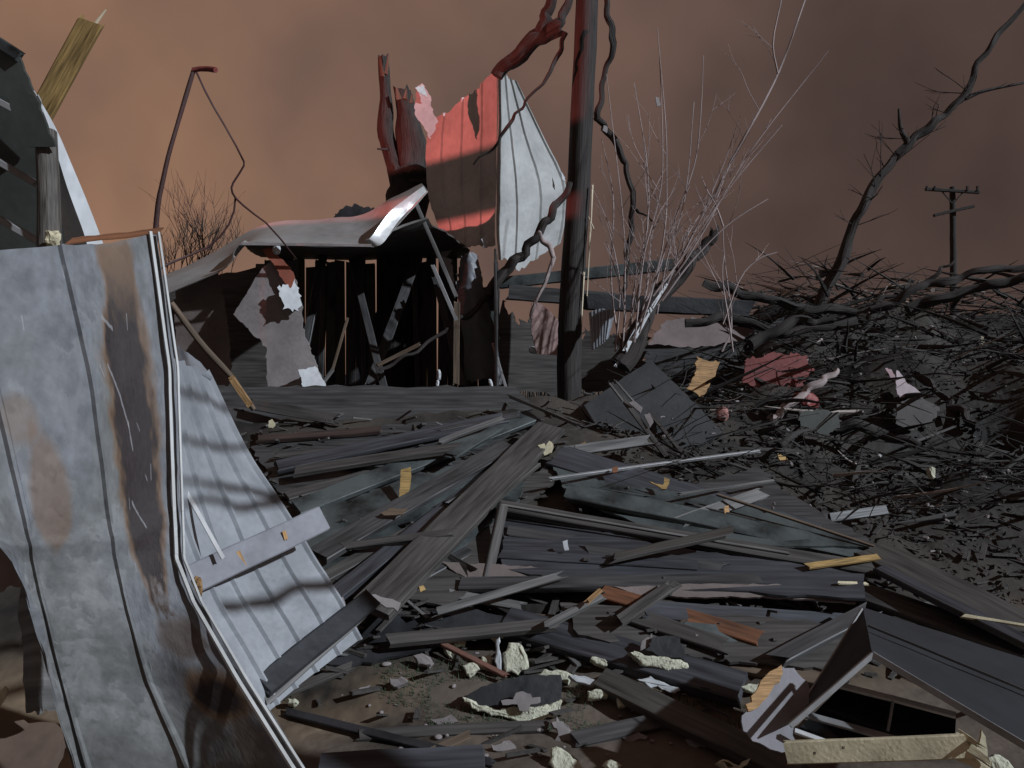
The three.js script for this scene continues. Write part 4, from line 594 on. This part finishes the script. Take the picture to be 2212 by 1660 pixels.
[[600, 985, 0.3, 'dark', 'beside top of the leaning wall sheet'], [720, 905, 2.9, 'dark', 'on the left part of the crest panel'], [940, 930, 0.5, 'dark', 'below the middle of the crest panel'], [830, 1010, 2.6, 'green grey', 'left of the upright yellow chip'], [960, 1090, 0.9, 'dark', 'right of the tan flat chip'], [760, 1180, 0.1, 'dark', 'right of the blue grey plank end'], [1010, 1240, 2.2, 'dark', 'left of the short leaning post'],
  [1250, 920, 2.4, 'dark', 'left of the tilted roof panel'], [1235, 975, 0.35, 'pale grey', 'right of the bright splintered chip'], [1400, 1075, 2.9, 'green grey', 'below the L shaped yellow chip'], [1480, 1125, 0.6, 'pale grey', 'in the upper middle of the board fan'], [1640, 1130, 2.7, 'dark', 'crossing the thin tan stick'], [1790, 1120, 0.4, 'dark', 'in the brush just past the board fan'], [1330, 1205, 0.15, 'dark', 'right of the tiny pale blue scrap'],
  [1560, 1230, 2.8, 'dark', 'left of the yellow slat'], [950, 1320, 0.5, 'grey', 'below the end of the broad diagonal plank'], [1350, 1335, 0.9, 'dark', 'under the rusty plank'], [1560, 1395, 2.5, 'dark', 'right of the cream insulation bar'], [1690, 1420, 0.7, 'dark', 'left of the metal hood top'], [1120, 1310, 3.0, 'grey', 'left of the grey stick with orange tip'], [1950, 1310, 0.3, 'dark', 'above the metal hood at right']].forEach(([x, y, th, col, where]) => {
  const a = G(x, y, rr(0.12, 0.2)), L = rr(0.4, 1.0), b = a.clone().add(V(Math.cos(th) * L, rr(0.02, 0.35) * L, -Math.sin(th) * L * 0.7));
  board('broken_board', a, b, rr(0.05, 0.14), rr(0.02, 0.05), col === 'dark' ? (rand() < 0.5 ? mt.darkWood : mt.darkWood2) : col === 'green grey' ? mt.greenDark : mt.greyWood, 'short broken ' + col + ' board askew ' + where, 'lumber', { group: 'short broken boards askew on the heap', rag: 0.14, twist: 0.3, roll: rr(-0.7, 0.7) });
});
B(780, 1590, 1180, 1570, 0.07, 0.03, 0.03, 0.03, mt.darkWood, 'dark lath lying level in the mud below the shingle piece', 'lumber', { name: 'thin_lath' });
B(1240, 1600, 1420, 1560, 0.10, 0.03, 0.03, 0.05, mt.darkWood2, 'short dark board in the mud right of the grey scrap');
B(900, 1640, 1010, 1590, 0.05, 0.02, 0.02, 0.04, mt.brownWood, 'short brown stick in the mud near the bottom edge', 'lumber', { name: 'thin_stick' });
for (const [o, lb] of [[[[930, 1555], [975, 1545], [990, 1560], [950, 1572]], 'torn grey paper in the mud left of the shingle piece'], [[[1340, 1590], [1375, 1578], [1400, 1592], [1360, 1606]], 'torn grey paper in the mud right of the grey scrap'], [[[1480, 1600], [1530, 1590], [1545, 1606], [1500, 1618]], 'pale torn board flake in the mud near slanting plank'], [[[760, 1490], [800, 1480], [815, 1496], [780, 1504]], 'torn pale flake in the mud right of rusted sheet'], [[[1060, 1610], [1100, 1600], [1115, 1616], [1075, 1624]], 'pale torn scrap at the bottom left of the cream chunk']]) poly('torn_flake', o, 'g', [rr(-0.2, 0.2), 0.85, 0.5], mt.paleBoard, lb, 'scrap', { thick: 0.008, rag: 0.014, off: 0.02 });

// chips of fresh broken wood
const chips = [
  [[[866, 1015], [888, 1010], [886, 1050], [876, 1078], [862, 1075]], mt.yellowWood, 'upright yellow wood chip in the middle of the heap'], [[[822, 1108], [842, 1098], [880, 1100], [868, 1112], [830, 1114]], mt.brownWood, 'tan flat chip below the upright yellow chip'],
  [[[1162, 962], [1176, 958], [1180, 966], [1186, 952], [1196, 962], [1192, 978], [1176, 984]], mt.freshWood, 'bright splintered chip at the heap centre'], [[[1250, 962], [1264, 955], [1262, 964], [1268, 968], [1262, 974]], mt.orangeWood, 'small orange chip right of the bright splintered chip'],
  [[[1402, 1040], [1432, 1048], [1436, 1032], [1446, 1036], [1440, 1056], [1430, 1056]], mt.yellowWood, 'L shaped yellow chip on the board fan'], [[[1565, 1096], [1574, 1092], [1576, 1106], [1566, 1110]], mt.orangeWood, 'small orange chip near the thin tan stick'],
  [[[580, 910], [588, 906], [595, 918], [588, 924], [580, 924]], mt.freshWood, 'tiny bright chip near the leaning pole end'], [[[926, 1142], [944, 1134], [952, 1140], [938, 1154]], mt.paleBoard, 'pale green grey flake on the broad diagonal plank'],
  [[[1680, 980], [1700, 988], [1702, 998], [1686, 996]], mt.yellowWood, 'yellow leaf sized chip in the dark brush'], [[[1322, 1012], [1334, 1008], [1334, 1020], [1324, 1022]], mt.rustWood, 'dull orange chip under the tilted roof panel'],
  [[[1216, 1170], [1226, 1166], [1230, 1188], [1220, 1190]], mt.white, 'tiny pale blue scrap on the bluish board'], [[[1775, 1330], [1806, 1334], [1806, 1342], [1776, 1338]], mt.paleBoard, 'small pale chip left of the metal hood top'],
  [[[905, 1268], [914, 1264], [920, 1274], [908, 1280]], mt.yellowWood, 'little yellow chip beside lower end of plank'], [[[2120, 728], [2130, 724], [2128, 742], [2120, 744]], mt.freshWood, 'pale chip in brush at the right edge']];
for (const [o, m, lb] of chips) poly('wood_chip', o, 'g', [rr(-0.3, 0.3), 0.6, 0.7], m, lb, 'wood chip', { thick: 0.012, rag: 0.008, off: o[0][0] > 1600 ? 0.1 : 0.24 });

// ───────────────────────── cream insulation, shingles and scraps in the lower middle
const I = (o, lb, n = [0, 0.6, 0.8], th = 0.04, m = mt.cream, off = 0.08) => poly('insulation_chunk', o, 'g', n, m, lb, 'insulation', { thick: th, bevel: th * 0.3, rag: 0.012, lump: 0.02, off, step: 0.025 });
I([[1358, 1412], [1372, 1408], [1420, 1418], [1486, 1432], [1488, 1454], [1440, 1448], [1385, 1436]], 'cream insulation bar lying under a black scrap in lower middle', [0, 0.5, 0.85], 0.06, mt.cream, 0.16);
I([[1070, 1385], [1078, 1378], [1084, 1455], [1072, 1455]], 'upright white foam piece in the foam cluster, leftmost', [0, 0.2, 1], 0.03, mt.white, 0.14);
I([[1088, 1408], [1102, 1390], [1120, 1392], [1136, 1415], [1142, 1445], [1120, 1455], [1090, 1452]], 'big rounded cream foam lump in the foam cluster', [0, 0.4, 0.9], 0.05, mt.cream, 0.12);
I([[1040, 1420], [1058, 1412], [1066, 1428], [1052, 1446], [1042, 1440]], 'small cream foam lump left of the foam cluster');
I([[958, 1388], [968, 1372], [985, 1382], [1008, 1386], [1006, 1394], [985, 1396], [972, 1412], [978, 1424], [964, 1412]], 'hooked pale foam scrap upper left of the foam cluster');
I([[892, 1418], [905, 1412], [930, 1422], [936, 1434], [925, 1444], [900, 1436]], 'ragged pale green foam scrap left of hooked scrap', [0, 0.6, 0.8], 0.03, mt.paleBoard);
I([[1060, 1375], [1098, 1366], [1110, 1372], [1066, 1386]], 'thin pale foam sliver on top of foam cluster', [0, 0.6, 0.8], 0.02);
I([[1160, 1462], [1180, 1446], [1215, 1450], [1240, 1462], [1228, 1478], [1200, 1470]], 'white foam scrap above black shingle piece');
I([[1228, 1462], [1260, 1462], [1310, 1474], [1340, 1486], [1300, 1484], [1250, 1476]], 'long thin white foam strip right of shingle piece', [0, 0.7, 0.7], 0.02, mt.white);
I([[1375, 1466], [1398, 1464], [1420, 1470], [1470, 1490], [1458, 1500], [1430, 1490], [1395, 1482]], 'white curved foam shell below the cream bar', [0, 0.5, 0.85], 0.02, mt.white);
I([[1384, 1385], [1398, 1378], [1410, 1372], [1408, 1384], [1398, 1400], [1384, 1402]], 'torn grey white scrap above the cream insulation bar', [0, 0.4, 0.9], 0.015, mt.paleBoard, 0.2);
I([[1268, 1496], [1290, 1490], [1318, 1498], [1312, 1508], [1272, 1510]], 'tan foam crumb below long white strip');
I([[1276, 1424], [1290, 1418], [1316, 1432], [1310, 1440], [1285, 1434]], 'pale foam crumb left of the cream bar');
I([[620, 1510], [636, 1508], [646, 1514], [640, 1520], [622, 1520]], 'single pale crumb in the mud beside rusted sheet');
I([[1190, 1560], [1205, 1548], [1228, 1570], [1244, 1588], [1232, 1604], [1196, 1606], [1204, 1588]], 'grey white torn scrap hanging below shingle piece', [0, 0.6, 0.8], 0.012, mt.paleBoard, 0.04);
I([[1192, 1620], [1212, 1616], [1240, 1640], [1268, 1658], [1250, 1680], [1204, 1672], [1186, 1650]], 'cream insulation chunk at bottom edge below the grey scrap', [0, 0.6, 0.8], 0.05, mt.cream, 0.04);
I([[1550, 1650], [1562, 1642], [1578, 1648], [1600, 1656], [1614, 1646], [1604, 1664], [1570, 1664]], 'cream curl at the bottom edge left of long cream stud');
I([[1600, 1484], [1622, 1478], [1648, 1480], [1640, 1496], [1610, 1494]], 'cream crumb on top of the torn plywood board');
I([[1300, 1650], [1320, 1642], [1345, 1652], [1330, 1664]], 'small cream ring scrap at the bottom edge');
I([[1500, 1372], [1530, 1368], [1545, 1384], [1512, 1390]], 'pale foam scrap right of the black torn scrap', [0, 0.6, 0.8], 0.03, mt.paleBoard, 0.14);
I([[1000, 1440], [1022, 1430], [1035, 1446], [1015, 1460]], 'cream foam crumb between hooked scrap and shingle piece');
I([[1330, 1512], [1360, 1506], [1372, 1520], [1340, 1528]], 'pale tan crumb in the mud right of the shingle piece');
I([[840, 1470], [866, 1462], [880, 1476], [852, 1486]], 'dirty pale foam crumb in the mud left of shingle piece', [0, 0.6, 0.8], 0.03, mt.paleBoard);
I([[1440, 1530], [1470, 1522], [1486, 1536], [1455, 1546]], 'dirty white crumb in the mud below white shell', [0, 0.6, 0.8], 0.02, mt.paleBoard);
{
  const list = []; for (let i = 0; i < 60; i++) { const px = 1200 + (rand() + rand() + rand() - 1.5) * 420, py = rr(1370, 1640), p = G(px, py, 0.02), k = rr(0.006, 0.02), g = new THREE.IcosahedronGeometry(k, 1); g.scale(rr(0.7, 1.8), rr(0.4, 0.8), rr(0.7, 1.3)); g.rotateY(rr(0, 6)); g.translate(p.x, p.y, p.z); list.push(g); }
  tag(mesh('foam_crumbs', mergeGeometries(list), mt.paleBoard), 'small pale foam crumbs scattered over the mud', 'litter', null, 'stuff');
}
poly('black_scrap', [[1395, 1405], [1408, 1378], [1440, 1372], [1468, 1380], [1480, 1405], [1478, 1425], [1420, 1416]], 'g', [0, 0.45, 0.9], mt.tar, 'black torn scrap standing above the cream insulation bar', 'shingle', { thick: 0.015, rag: 0.015, off: 0.2 });
{
  const c = G(1115, 1510, 0.1), root = group('shingle_piece', c, 'black shingle piece edged with cream insulation in the lower middle', 'shingle');
  const d = -c.z;
  polyPart('shingle', [[998, 1512], [1040, 1484], [1120, 1462], [1212, 1458], [1213, 1530], [1130, 1540], [1060, 1532]], d, [0, 0.55, 0.85], mt.tar, root, { thick: 0.02, rag: 0.006 });
  polyPart('insulation_edge', [[1000, 1508], [1035, 1524], [1080, 1532], [1130, 1532], [1170, 1526], [1212, 1514], [1212, 1540], [1180, 1552], [1150, 1562], [1120, 1560], [1060, 1545], [1020, 1530]], d - 0.06, [0, 0.4, 0.9], mt.cream, root, { thick: 0.04, bevel: 0.01, rag: 0.01, lump: 0.02, step: 0.025 });
  polyPart('foam_bracket', [[1082, 1514], [1108, 1512], [1114, 1498], [1130, 1494], [1146, 1500], [1150, 1508], [1168, 1506], [1168, 1518], [1146, 1522], [1142, 1536], [1122, 1536], [1118, 1522], [1086, 1524]], d - 0.09, [0, 0.5, 0.87], mt.paleBoard, root, { thick: 0.02, rag: 0.005 });
}
{
  const root = group('torn_plasterboard', P(1680, 1540, 3.9), 'grey torn plasterboard with orange wood edge beside the metal hood', 'board');
  polyPart('plasterboard', [[1604, 1548], [1640, 1520], [1668, 1470], [1685, 1438], [1715, 1446], [1745, 1475], [1748, 1510], [1738, 1540], [1716, 1566], [1712, 1590], [1730, 1620], [1690, 1625], [1640, 1606], [1605, 1578]], 3.9, [0.1, 0.55, 0.83], M(0.30, 0.29, 0.31, { rough: 0.85 }), root, { thick: 0.015, rag: 0.012 });
  polyPart('wood_edge', [[1612, 1520], [1640, 1484], [1665, 1450], [1690, 1436], [1692, 1452], [1672, 1480], [1660, 1510], [1640, 1530], [1618, 1536]], 3.84, [0.1, 0.55, 0.83], mt.orangeWood, root, { thick: 0.02, rag: 0.015 });
}
// ───────────────────────── dark metal hood, window frame and stud in the right foreground
{
  const rows = [[[1708, 1568, 3.75], [1885, 1415, 3.85], [2270, 1645, 3.35]], [[1714, 1555, 3.95], [1876, 1368, 4.1], [2270, 1535, 3.7]], [[1728, 1530, 4.1], [1864, 1312, 4.6], [2270, 1440, 4.2]]];
  const g0 = gridP(rows), root = group('metal_hood', mid(g0), 'dark bent metal hood with an inverted V opening at lower right', 'metal sheet');
  mesh('hood_sheet', sheetGeo(g0, root.position, { nu: 40, nv: 24, sharpU: true, thick: 0.006, crumple: 0.006, freq: 4, ribs: [], seed: 41 }), mt.darkMetal, root);
  boardPart('edge_trim', P(1708, 1568, 3.70), P(1885, 1415, 3.80), 0.026, 0.016, mt.greyMetal, root, { up: [0, 0, 1], rag: 0.005 });
  boardPart('edge_trim', P(1885, 1415, 3.80), P(2270, 1645, 3.30), 0.03, 0.016, mt.greyMetal, root, { up: [0, 0, 1], rag: 0.005 });
  boardPart('ridge_trim', P(1715, 1552, 3.98), P(1862, 1316, 4.48), 0.010, 0.012, mt.greyMetal, root, { up: [0, 0, 1], rag: 0.005 });
  boardPart('seam', P(1876, 1352, 4.12), P(2270, 1515, 3.72), 0.012, 0.012, mt.darkWood2, root, { up: [0, 0, 1], rag: 0.005 });
}
{
  const root = group('window_frame', P(1890, 1550, 3.9), 'dark window pane with bright white frame strips under the metal hood', 'window');
  polyPart('pane', [[1722, 1578], [1812, 1488], [2066, 1546], [2062, 1640], [1800, 1622]], 3.95, [0.05, 0.75, 0.66], mt.glass, root, { thick: 0.008, rag: 0.001 });
  boardPart('frame_strip', P(1808, 1480, 4.0), P(2064, 1546, 3.85), 0.028, 0.02, mt.shinyTrim, root, { up: [0, 0.7, 0.7], rag: 0.01 });
  boardPart('frame_strip', P(1718, 1580, 3.8), P(1806, 1612, 3.75), 0.022, 0.02, mt.shinyTrim, root, { up: [0, 0.7, 0.7], rag: 0.01 });
  boardPart('frame_bar', P(1740, 1545, 3.9), P(1960, 1606, 3.75), 0.03, 0.02, mt.greyMetal, root, { up: [0, 0.7, 0.7], rag: 0.01 });
  boardPart('glazing_bar', P(1930, 1512, 3.92), P(1918, 1580, 3.85), 0.012, 0.012, mt.greyMetal, root, { up: [0, 0.7, 0.7], rag: 0.002 });
}
{
  const a = P(1702, 1626, 3.4), b = P(2090, 1612, 3.2), root = group('cream_stud', a.clone().add(b).multiplyScalar(0.5), 'cream coloured lumber stud with torn splintered end at bottom right', 'lumber');
  boardPart('stud', a, b, 0.088, 0.04, mt.freshWood, root, { up: [0, 0.25, 1], rag: 0.02, twist: 0.02, bow: 0.004 });
  for (const [x1, y1, x2, y2, w] of [[2070, 1600, 2128, 1640, 0.05], [2060, 1625, 2140, 1668, 0.05], [2080, 1590, 2118, 1612, 0.03]]) boardPart('splinter', P(x1, y1, 3.22), P(x2, y2, 3.15), w, 0.02, mt.freshWood, root, { up: [0, 0.25, 1], taper: 0.4, rag: 0.05 });
  for (const [x, y] of [[1760, 1628], [1822, 1616], [1955, 1610]]) { const q = lumpGeo(0.006, 0.006, 0.003, 3, 0.1), p = P(x, y, 3.27).sub(root.position); q.translate(p.x, p.y, p.z); mesh('knot', q, mt.brownWood, root); }
}
poly('pale_splinter', [[2110, 1618], [2122, 1578], [2130, 1592], [2134, 1640], [2124, 1634]], 3.3, [0, 0.2, 1], mt.freshWood, 'upright pale splinter behind torn end of the cream stud', 'splinter', { thick: 0.012, rag: 0.006 });
I([[2130, 1640], [2160, 1630], [2190, 1655], [2200, 1690], [2150, 1690]], 'ragged cream scrap right of the cream stud end', [0, 0.5, 0.85], 0.03, mt.cream, 0.2);

// ───────────────────────── brush heap at right
{
  const root = new THREE.Group(); root.name = 'brush_heap'; scene.add(root); tag(root, 'tangled dark heap of brush and broken twigs at right', 'brush', null, 'stuff');
  const list = [], pale = [];
  for (let i = 0; i < 2300; i++) {
    const x = rr(1.6, 12), d = rr(7.5, 15.5), z = -d; if (x / d > 0.75) continue; const h = heapY(x, z), p = V(x, h + rr(-0.05, 0.22 + 0.45 * sstep(10, 12.5, d)), z), L = rr(0.25, 1.4), a = rr(0, 6.28), t = rr(-0.25, 0.5), dr = V(Math.cos(a), t, Math.sin(a)), q = p.clone().addScaledVector(dr, L * 0.5).add(V(rr(-0.04, 0.04), rr(-0.04, 0.05), rr(-0.04, 0.04))), e = p.clone().addScaledVector(dr, L);
    (rand() < 0.06 ? pale : list).push(limbGeo([p, q, e], 0.005 + 0.045 * Math.pow(rand(), 4), 0.003, V(0, 0, 0), { sides: 5, ns: 5, knob: 0.2 }));
  }
  mesh('dark_sticks', mergeGeometries(list), mt.twigDark, root).userData.kind = 'stuff'; mesh('pale_sticks', mergeGeometries(pale), mt.paleStick, root).userData.kind = 'stuff';
}
{
  const pos = [], uv = [], idx = [];
  for (let i = 0; i < 9000; i++) { const d = rr(6.2, 15), x = rr(-0.2, 0.72) * d; if (x < 0.9 + (d < 8 ? (8 - d) * 1.2 : 0)) continue; const y = heapY(x, -d) + rr(0.0, 0.05), s = rr(0.012, 0.045), n = V(rr(-1, 1), rr(0.1, 1), rr(-1, 1)).normalize(), e = V(rr(-1, 1), rr(-1, 1), rr(-1, 1)).cross(n).normalize(), f = n.clone().cross(e), b = pos.length / 3; for (const [p, q, h] of [[-1, 0, 0], [0, -0.5, 0.25], [1, 0, 0], [0, 0.5, 0.25]]) { pos.push(x + s * (e.x * p + f.x * q + n.x * h), y + s * (e.y * p + f.y * q + n.y * h), -d + s * (e.z * p + f.z * q + n.z * h)); uv.push(p + x, q + d); } idx.push(b, b + 1, b + 2, b, b + 2, b + 3); }
  tag(mesh('leaf_litter', finish(pos, uv, idx, 0.3), M(0.045, 0.042, 0.038, { rough: 0.85 })), 'dark fallen leaves and scraps matted over the brush heap', 'leaves', null, 'stuff');
}
{
  const list = []; for (let i = 0; i < 150; i++) { const d = rr(6.8, 13.5), x = rr(0.16, 0.66) * d, p = V(x, heapY(x, -d) + rr(0.04, 0.28), -d), g = lumpGeo(rr(0.008, 0.035), rr(0.004, 0.015), rr(0.006, 0.03), rand() * 50, 0.5); g.rotateX(rr(-1, 1)); g.rotateY(rr(0, 6)); g.translate(p.x, p.y, p.z); list.push(g); }
  tag(mesh('paper_flecks', mergeGeometries(list), mt.paleBoard), 'pale paper and foam flecks caught in the brush heap', 'litter', null, 'stuff');
}
const RB = (l, r0, r1, m, lb) => limb('fallen_branch', l, r0, r1, m, lb, 'branch', { sides: 8, knob: 0.45, kink: 0.05, step: 0.07, group: 'fallen branches in the brush at right' });
RB([[1880, 668, 12.5], [1960, 640, 12.4], [2040, 608, 12.3], [2120, 590, 12.2], [2260, 565, 12]], 0.07, 0.05, mt.bark, 'upper dark branch arching along top of the brush to right edge');
RB([[1960, 670, 12], [2060, 640, 11.8], [2140, 612, 11.6], [2260, 580, 11.4]], 0.08, 0.06, mt.barkDark, 'lower thick branch just under the arching branch at right edge');
RB([[1890, 660, 13], [1960, 625, 13], [2020, 590, 13], [2062, 565, 13]], 0.04, 0.025, mt.bark, 'short branch rising to the distant power pole foot');
RB([[1520, 610, 12], [1600, 630, 12], [1690, 650, 12], [1760, 668, 12], [1850, 676, 12]], 0.07, 0.06, mt.barkDark, 'dark branch along the skyline left of the tree limb');
RB([[1480, 700, 11.5], [1600, 690, 11.5], [1700, 720, 11.3], [1850, 690, 11.5]], 0.07, 0.05, mt.barkDark, 'thick dark log in the brush below the skyline');
RB([[1620, 745, 11], [1720, 700, 11], [1800, 690, 11]], 0.08, 0.05, mt.barkDark, 'black stump end in the brush below tree limb');
RB([[1665, 908, 9.6], [1720, 862, 9.7], [1770, 825, 9.8], [1810, 800, 9.9]], 0.05, 0.03, mt.twig, 'pale lichened branch slanting up in the brush');
RB([[1700, 905, 9.5], [1800, 920, 9.4], [1900, 935, 9.3], [1985, 965, 9]], 0.07, 0.05, mt.barkDark, 'dark branch lying level in the brush below pale branch');
RB([[1960, 780, 10.6], [2010, 830, 10.2], [2060, 880, 9.9], [2110, 920, 9.6]], 0.06, 0.05, mt.bark, 'dark branch with white flecks beside the pink scrap');
RB([[1585, 1000, 9], [1640, 1060, 8.4], [1700, 1110, 7.9], [1750, 1130, 7.6]], 0.05, 0.04, mt.barkDark, 'black branch along the right edge of the board fan');
poly('pink_white_scrap', [[1938, 800], [1950, 812], [1962, 830], [1990, 848], [1945, 860], [1936, 840]], 10.0, [0.1, 0.2, 1], M(0.58, 0.48, 0.5), 'pink white scrap showing in the dark brush', 'scrap', { thick: 0.015, rag: 0.015 });
poly('pink_strip', [[1912, 795], [1925, 798], [1935, 816], [1925, 818]], 10.0, [0.1, 0.2, 1], M(0.5, 0.34, 0.36), 'small pink strip beside the pink white scrap', 'scrap', { thick: 0.01, rag: 0.01 });
poly('dark_grey_panel', [[1940, 870], [1985, 855], [2030, 880], [2020, 905], [1970, 930], [1935, 915]], 9.6, [0, 0.3, 1], M(0.10, 0.09, 0.085), 'dull grey panel under the pink white scrap', 'panel', { thick: 0.02, rag: 0.02 });
poly('green_grey_panel', [[1720, 895], [1760, 885], [1810, 890], [1815, 925], [1780, 940], [1730, 920]], 9.3, [0, 0.4, 1], M(0.07, 0.075, 0.065), 'green grey panel in brush right of roof panel', 'panel', { thick: 0.02, rag: 0.02 });
lump('red_plastic_bin', P(1740, 868, 9.9), [0.16, 0.11, 0.12], mt.redPlastic, 'crushed dark red plastic bin in the brush', 'bin', { rough: 0.3 });
poly('red_car_panel', [[1610, 778], [1660, 762], [1740, 770], [1760, 800], [1720, 845], [1640, 850], [1605, 820]], 10.8, [0, 0.2, 1], mt.redPlastic, 'dark red crumpled panel half buried in the brush', 'panel', { thick: 0.03, rag: 0.04 });
lump('white_rag', P(2012, 1022, 8), [0.04, 0.06, 0.03], mt.cream, 'small white rag in the dark brush at right', 'scrap', { rough: 0.5 });
lump('red_cup', P(1560, 895, 9.3), [0.07, 0.08, 0.07], M(0.4, 0.2, 0.18, { rough: 0.3 }), 'crushed reddish cup beside the tilted roof panel corner', 'cup', { rough: 0.25 });
lump('white_crumb', P(1900, 985, 8.4), [0.02, 0.015, 0.02], mt.white, 'tiny white crumb in dark brush left of white rag', 'scrap');
// grass tufts in the mud
{
  const pos = [], nor = [], uv = []; 
  const geoList = [];
  for (let i = 0; i < 5200; i++) { const px = rr(600, 1720), py = rr(1430, 1580), dens = vnoise(px * 0.008, py * 0.02, 3); if (dens < 0.5) continue; const p = G(px, py, 0.005), h = rr(0.015, 0.05), a = rr(0, 6.28), g = new THREE.ConeGeometry(rr(0.002, 0.004), h, 3, 1); g.translate(0, h / 2, 0); g.rotateX(rr(-0.9, 0.9)); g.rotateY(a); g.translate(p.x, p.y, p.z); geoList.push(g); }
  tag(mesh('grass', mergeGeometries(geoList), mt.grass), 'short dark grass growing in the mud', 'grass', null, 'stuff');
}
// fine litter: dark splinters everywhere, a few pale flecks
{
  const dark = [], pale = [];
  for (let i = 0; i < 1300; i++) { const px = rr(420, 2230), py = rr(840, 1640), p = G(px, py, 0.02); if (p.z < -14 || (p.z > -5.3 && rand() < 0.9)) continue; const L = rr(0.04, 0.35), a = rr(0, 6.28), g = new THREE.BoxGeometry(L, rr(0.006, 0.02), rr(0.01, 0.05)); g.rotateZ(rr(-0.4, 0.4)); g.rotateY(a); g.translate(p.x, p.y + rr(0, 0.05), p.z); const f = rand(); (f < 0.05 ? pale : dark).push(g); }
  tag(mesh('splinter_litter', mergeGeometries(dark), mt.darkWood), 'dark splinters littering the heap and mud', 'litter', null, 'stuff');
  tag(mesh('pale_litter', mergeGeometries(pale.map(g => g.scale(1, 1, 1))), mt.greyWood), 'scattered pale flecks on the heap', 'litter', null, 'stuff');
}

// ───────────────────────── out of the frame: the red warning lamp at left and the tree at right
{
  const pos = V(-7.4, 3.4, -4.6), root = group('warning_lamp', V(pos.x, 0, pos.z), 'red warning lamp on a post beyond the left edge', 'lamp');
  limbPart('post', [V(pos.x, -0.3, pos.z), V(pos.x, 1.8, pos.z), V(pos.x, pos.y - 0.10, pos.z)], 0.05, 0.05, mt.greyMetal, root, { sides: 10, knob: 0, wob: 0 });
  const hg = new THREE.CylinderGeometry(0.07, 0.09, 0.06, 16); hg.translate(0, pos.y - 0.08, 0); mesh('housing', hg, mt.darkMetal, root);
  const lg = new THREE.SphereGeometry(0.05, 16, 12); lg.translate(0, pos.y, 0);
  const lm = new THREE.MeshStandardMaterial({ color: new THREE.Color().setRGB(0.5, 0.02, 0.02), emissive: new THREE.Color().setRGB(1, 0.12, 0.08), emissiveIntensity: 3 }); mesh('lens', lg, lm, root);
  const l = new THREE.PointLight(new THREE.Color().setRGB(1, 0.20, 0.17), 330); l.position.set(0, pos.y, 0); l.castShadow = true; l.shadow.radius = 1.5; root.add(l);
  // boarded fence that hides the lamp from the ground, its top rail torn loose above a gap
  const along = V(0.74, 0, 0.67), c = pos.clone().add(V(0.67, 0, -0.74).multiplyScalar(3)).setY(0), fence = group('broken_fence', c, 'tall boarded fence beyond the left edge', 'fence');
  for (let k = -16; k <= 16; k++) { const p = c.clone().addScaledVector(along, k * 0.25); if (p.x / -p.z > -0.66) continue; boardPart('fence_board', p.clone().setY(-0.2), p.clone().setY(k >= 3 ? 4.45 : 3.66), 0.247, 0.025, DARKS[(k + 16) % 4], fence, { up: [0.67, 0, -0.74], rag: 0, twist: 0, bow: 0, ns: 2 }); }
  for (let k = 0; k < 26; k++) { const p = V(-3.35, 0, -4.9).add(V(-0.36, 0, 0.93).multiplyScalar(k * 0.25)); boardPart('fence_board', p.clone().setY(-0.2), p.clone().setY(3.7), 0.247, 0.025, DARKS[k % 4], fence, { up: [0.93, 0, 0.36], rag: 0, twist: 0, bow: 0, ns: 2 }); }
  boardPart('top_rail', c.clone().addScaledVector(along, -4.1).setY(3.77), c.clone().addScaledVector(along, 1.3).setY(3.92), 0.28, 0.05, mt.darkWood, fence, { up: [0.67, 0, -0.74], rag: 0.05, twist: 0, bow: 0 });
}
// tree limbs overhanging the photographer, their shadows fall on the leaning wall sheet
{
  const at = (x, y, d, t) => P(x, y, d).addScaledVector(KEY, t), foot = V(5.4, -0.1, -0.9), root = group('overhanging_tree', foot, 'bare tree behind the photographer at right', 'tree');
  limbPart('trunk', [foot, V(5.4, 1.5, -0.9), V(5.2, 3.4, -0.9), V(5.1, 5.4, -0.9)], 0.16, 0.09, mt.bark, root, { sides: 10 });
  const bs = [[[360, 850, 3.3], [440, 868, 3.6], [520, 915, 3.9], [640, 960, 4.2]], [[360, 945, 3.2], [450, 958, 3.5], [540, 972, 3.9], [640, 975, 4.3]], [[350, 1048, 3.2], [450, 1062, 3.5], [560, 1082, 3.8], [660, 1110, 4.1]], [[360, 1110, 3.2], [450, 1082, 3.4], [520, 1100, 3.6], [640, 1092, 4.0]], [[470, 1325, 3.3], [560, 1300, 3.5], [640, 1285, 3.8], [760, 1270, 4.2]]];
  bs.forEach((b, k) => { const p = b.map(q => at(q[0], q[1], q[2], 3.7)); limbPart('branch', [...p, p[3].clone().lerp(V(5.2, 3.4 + k * 0.3, -0.9), 0.5).add(V(0, 0.3, 0)), V(5.2, 3.4 + k * 0.3, -0.9)], k === 4 ? 0.024 : 0.011, 0.03, mt.bark, root, { sides: 6, wob: 1.2 }); });
}

renderer.render(scene, camera);
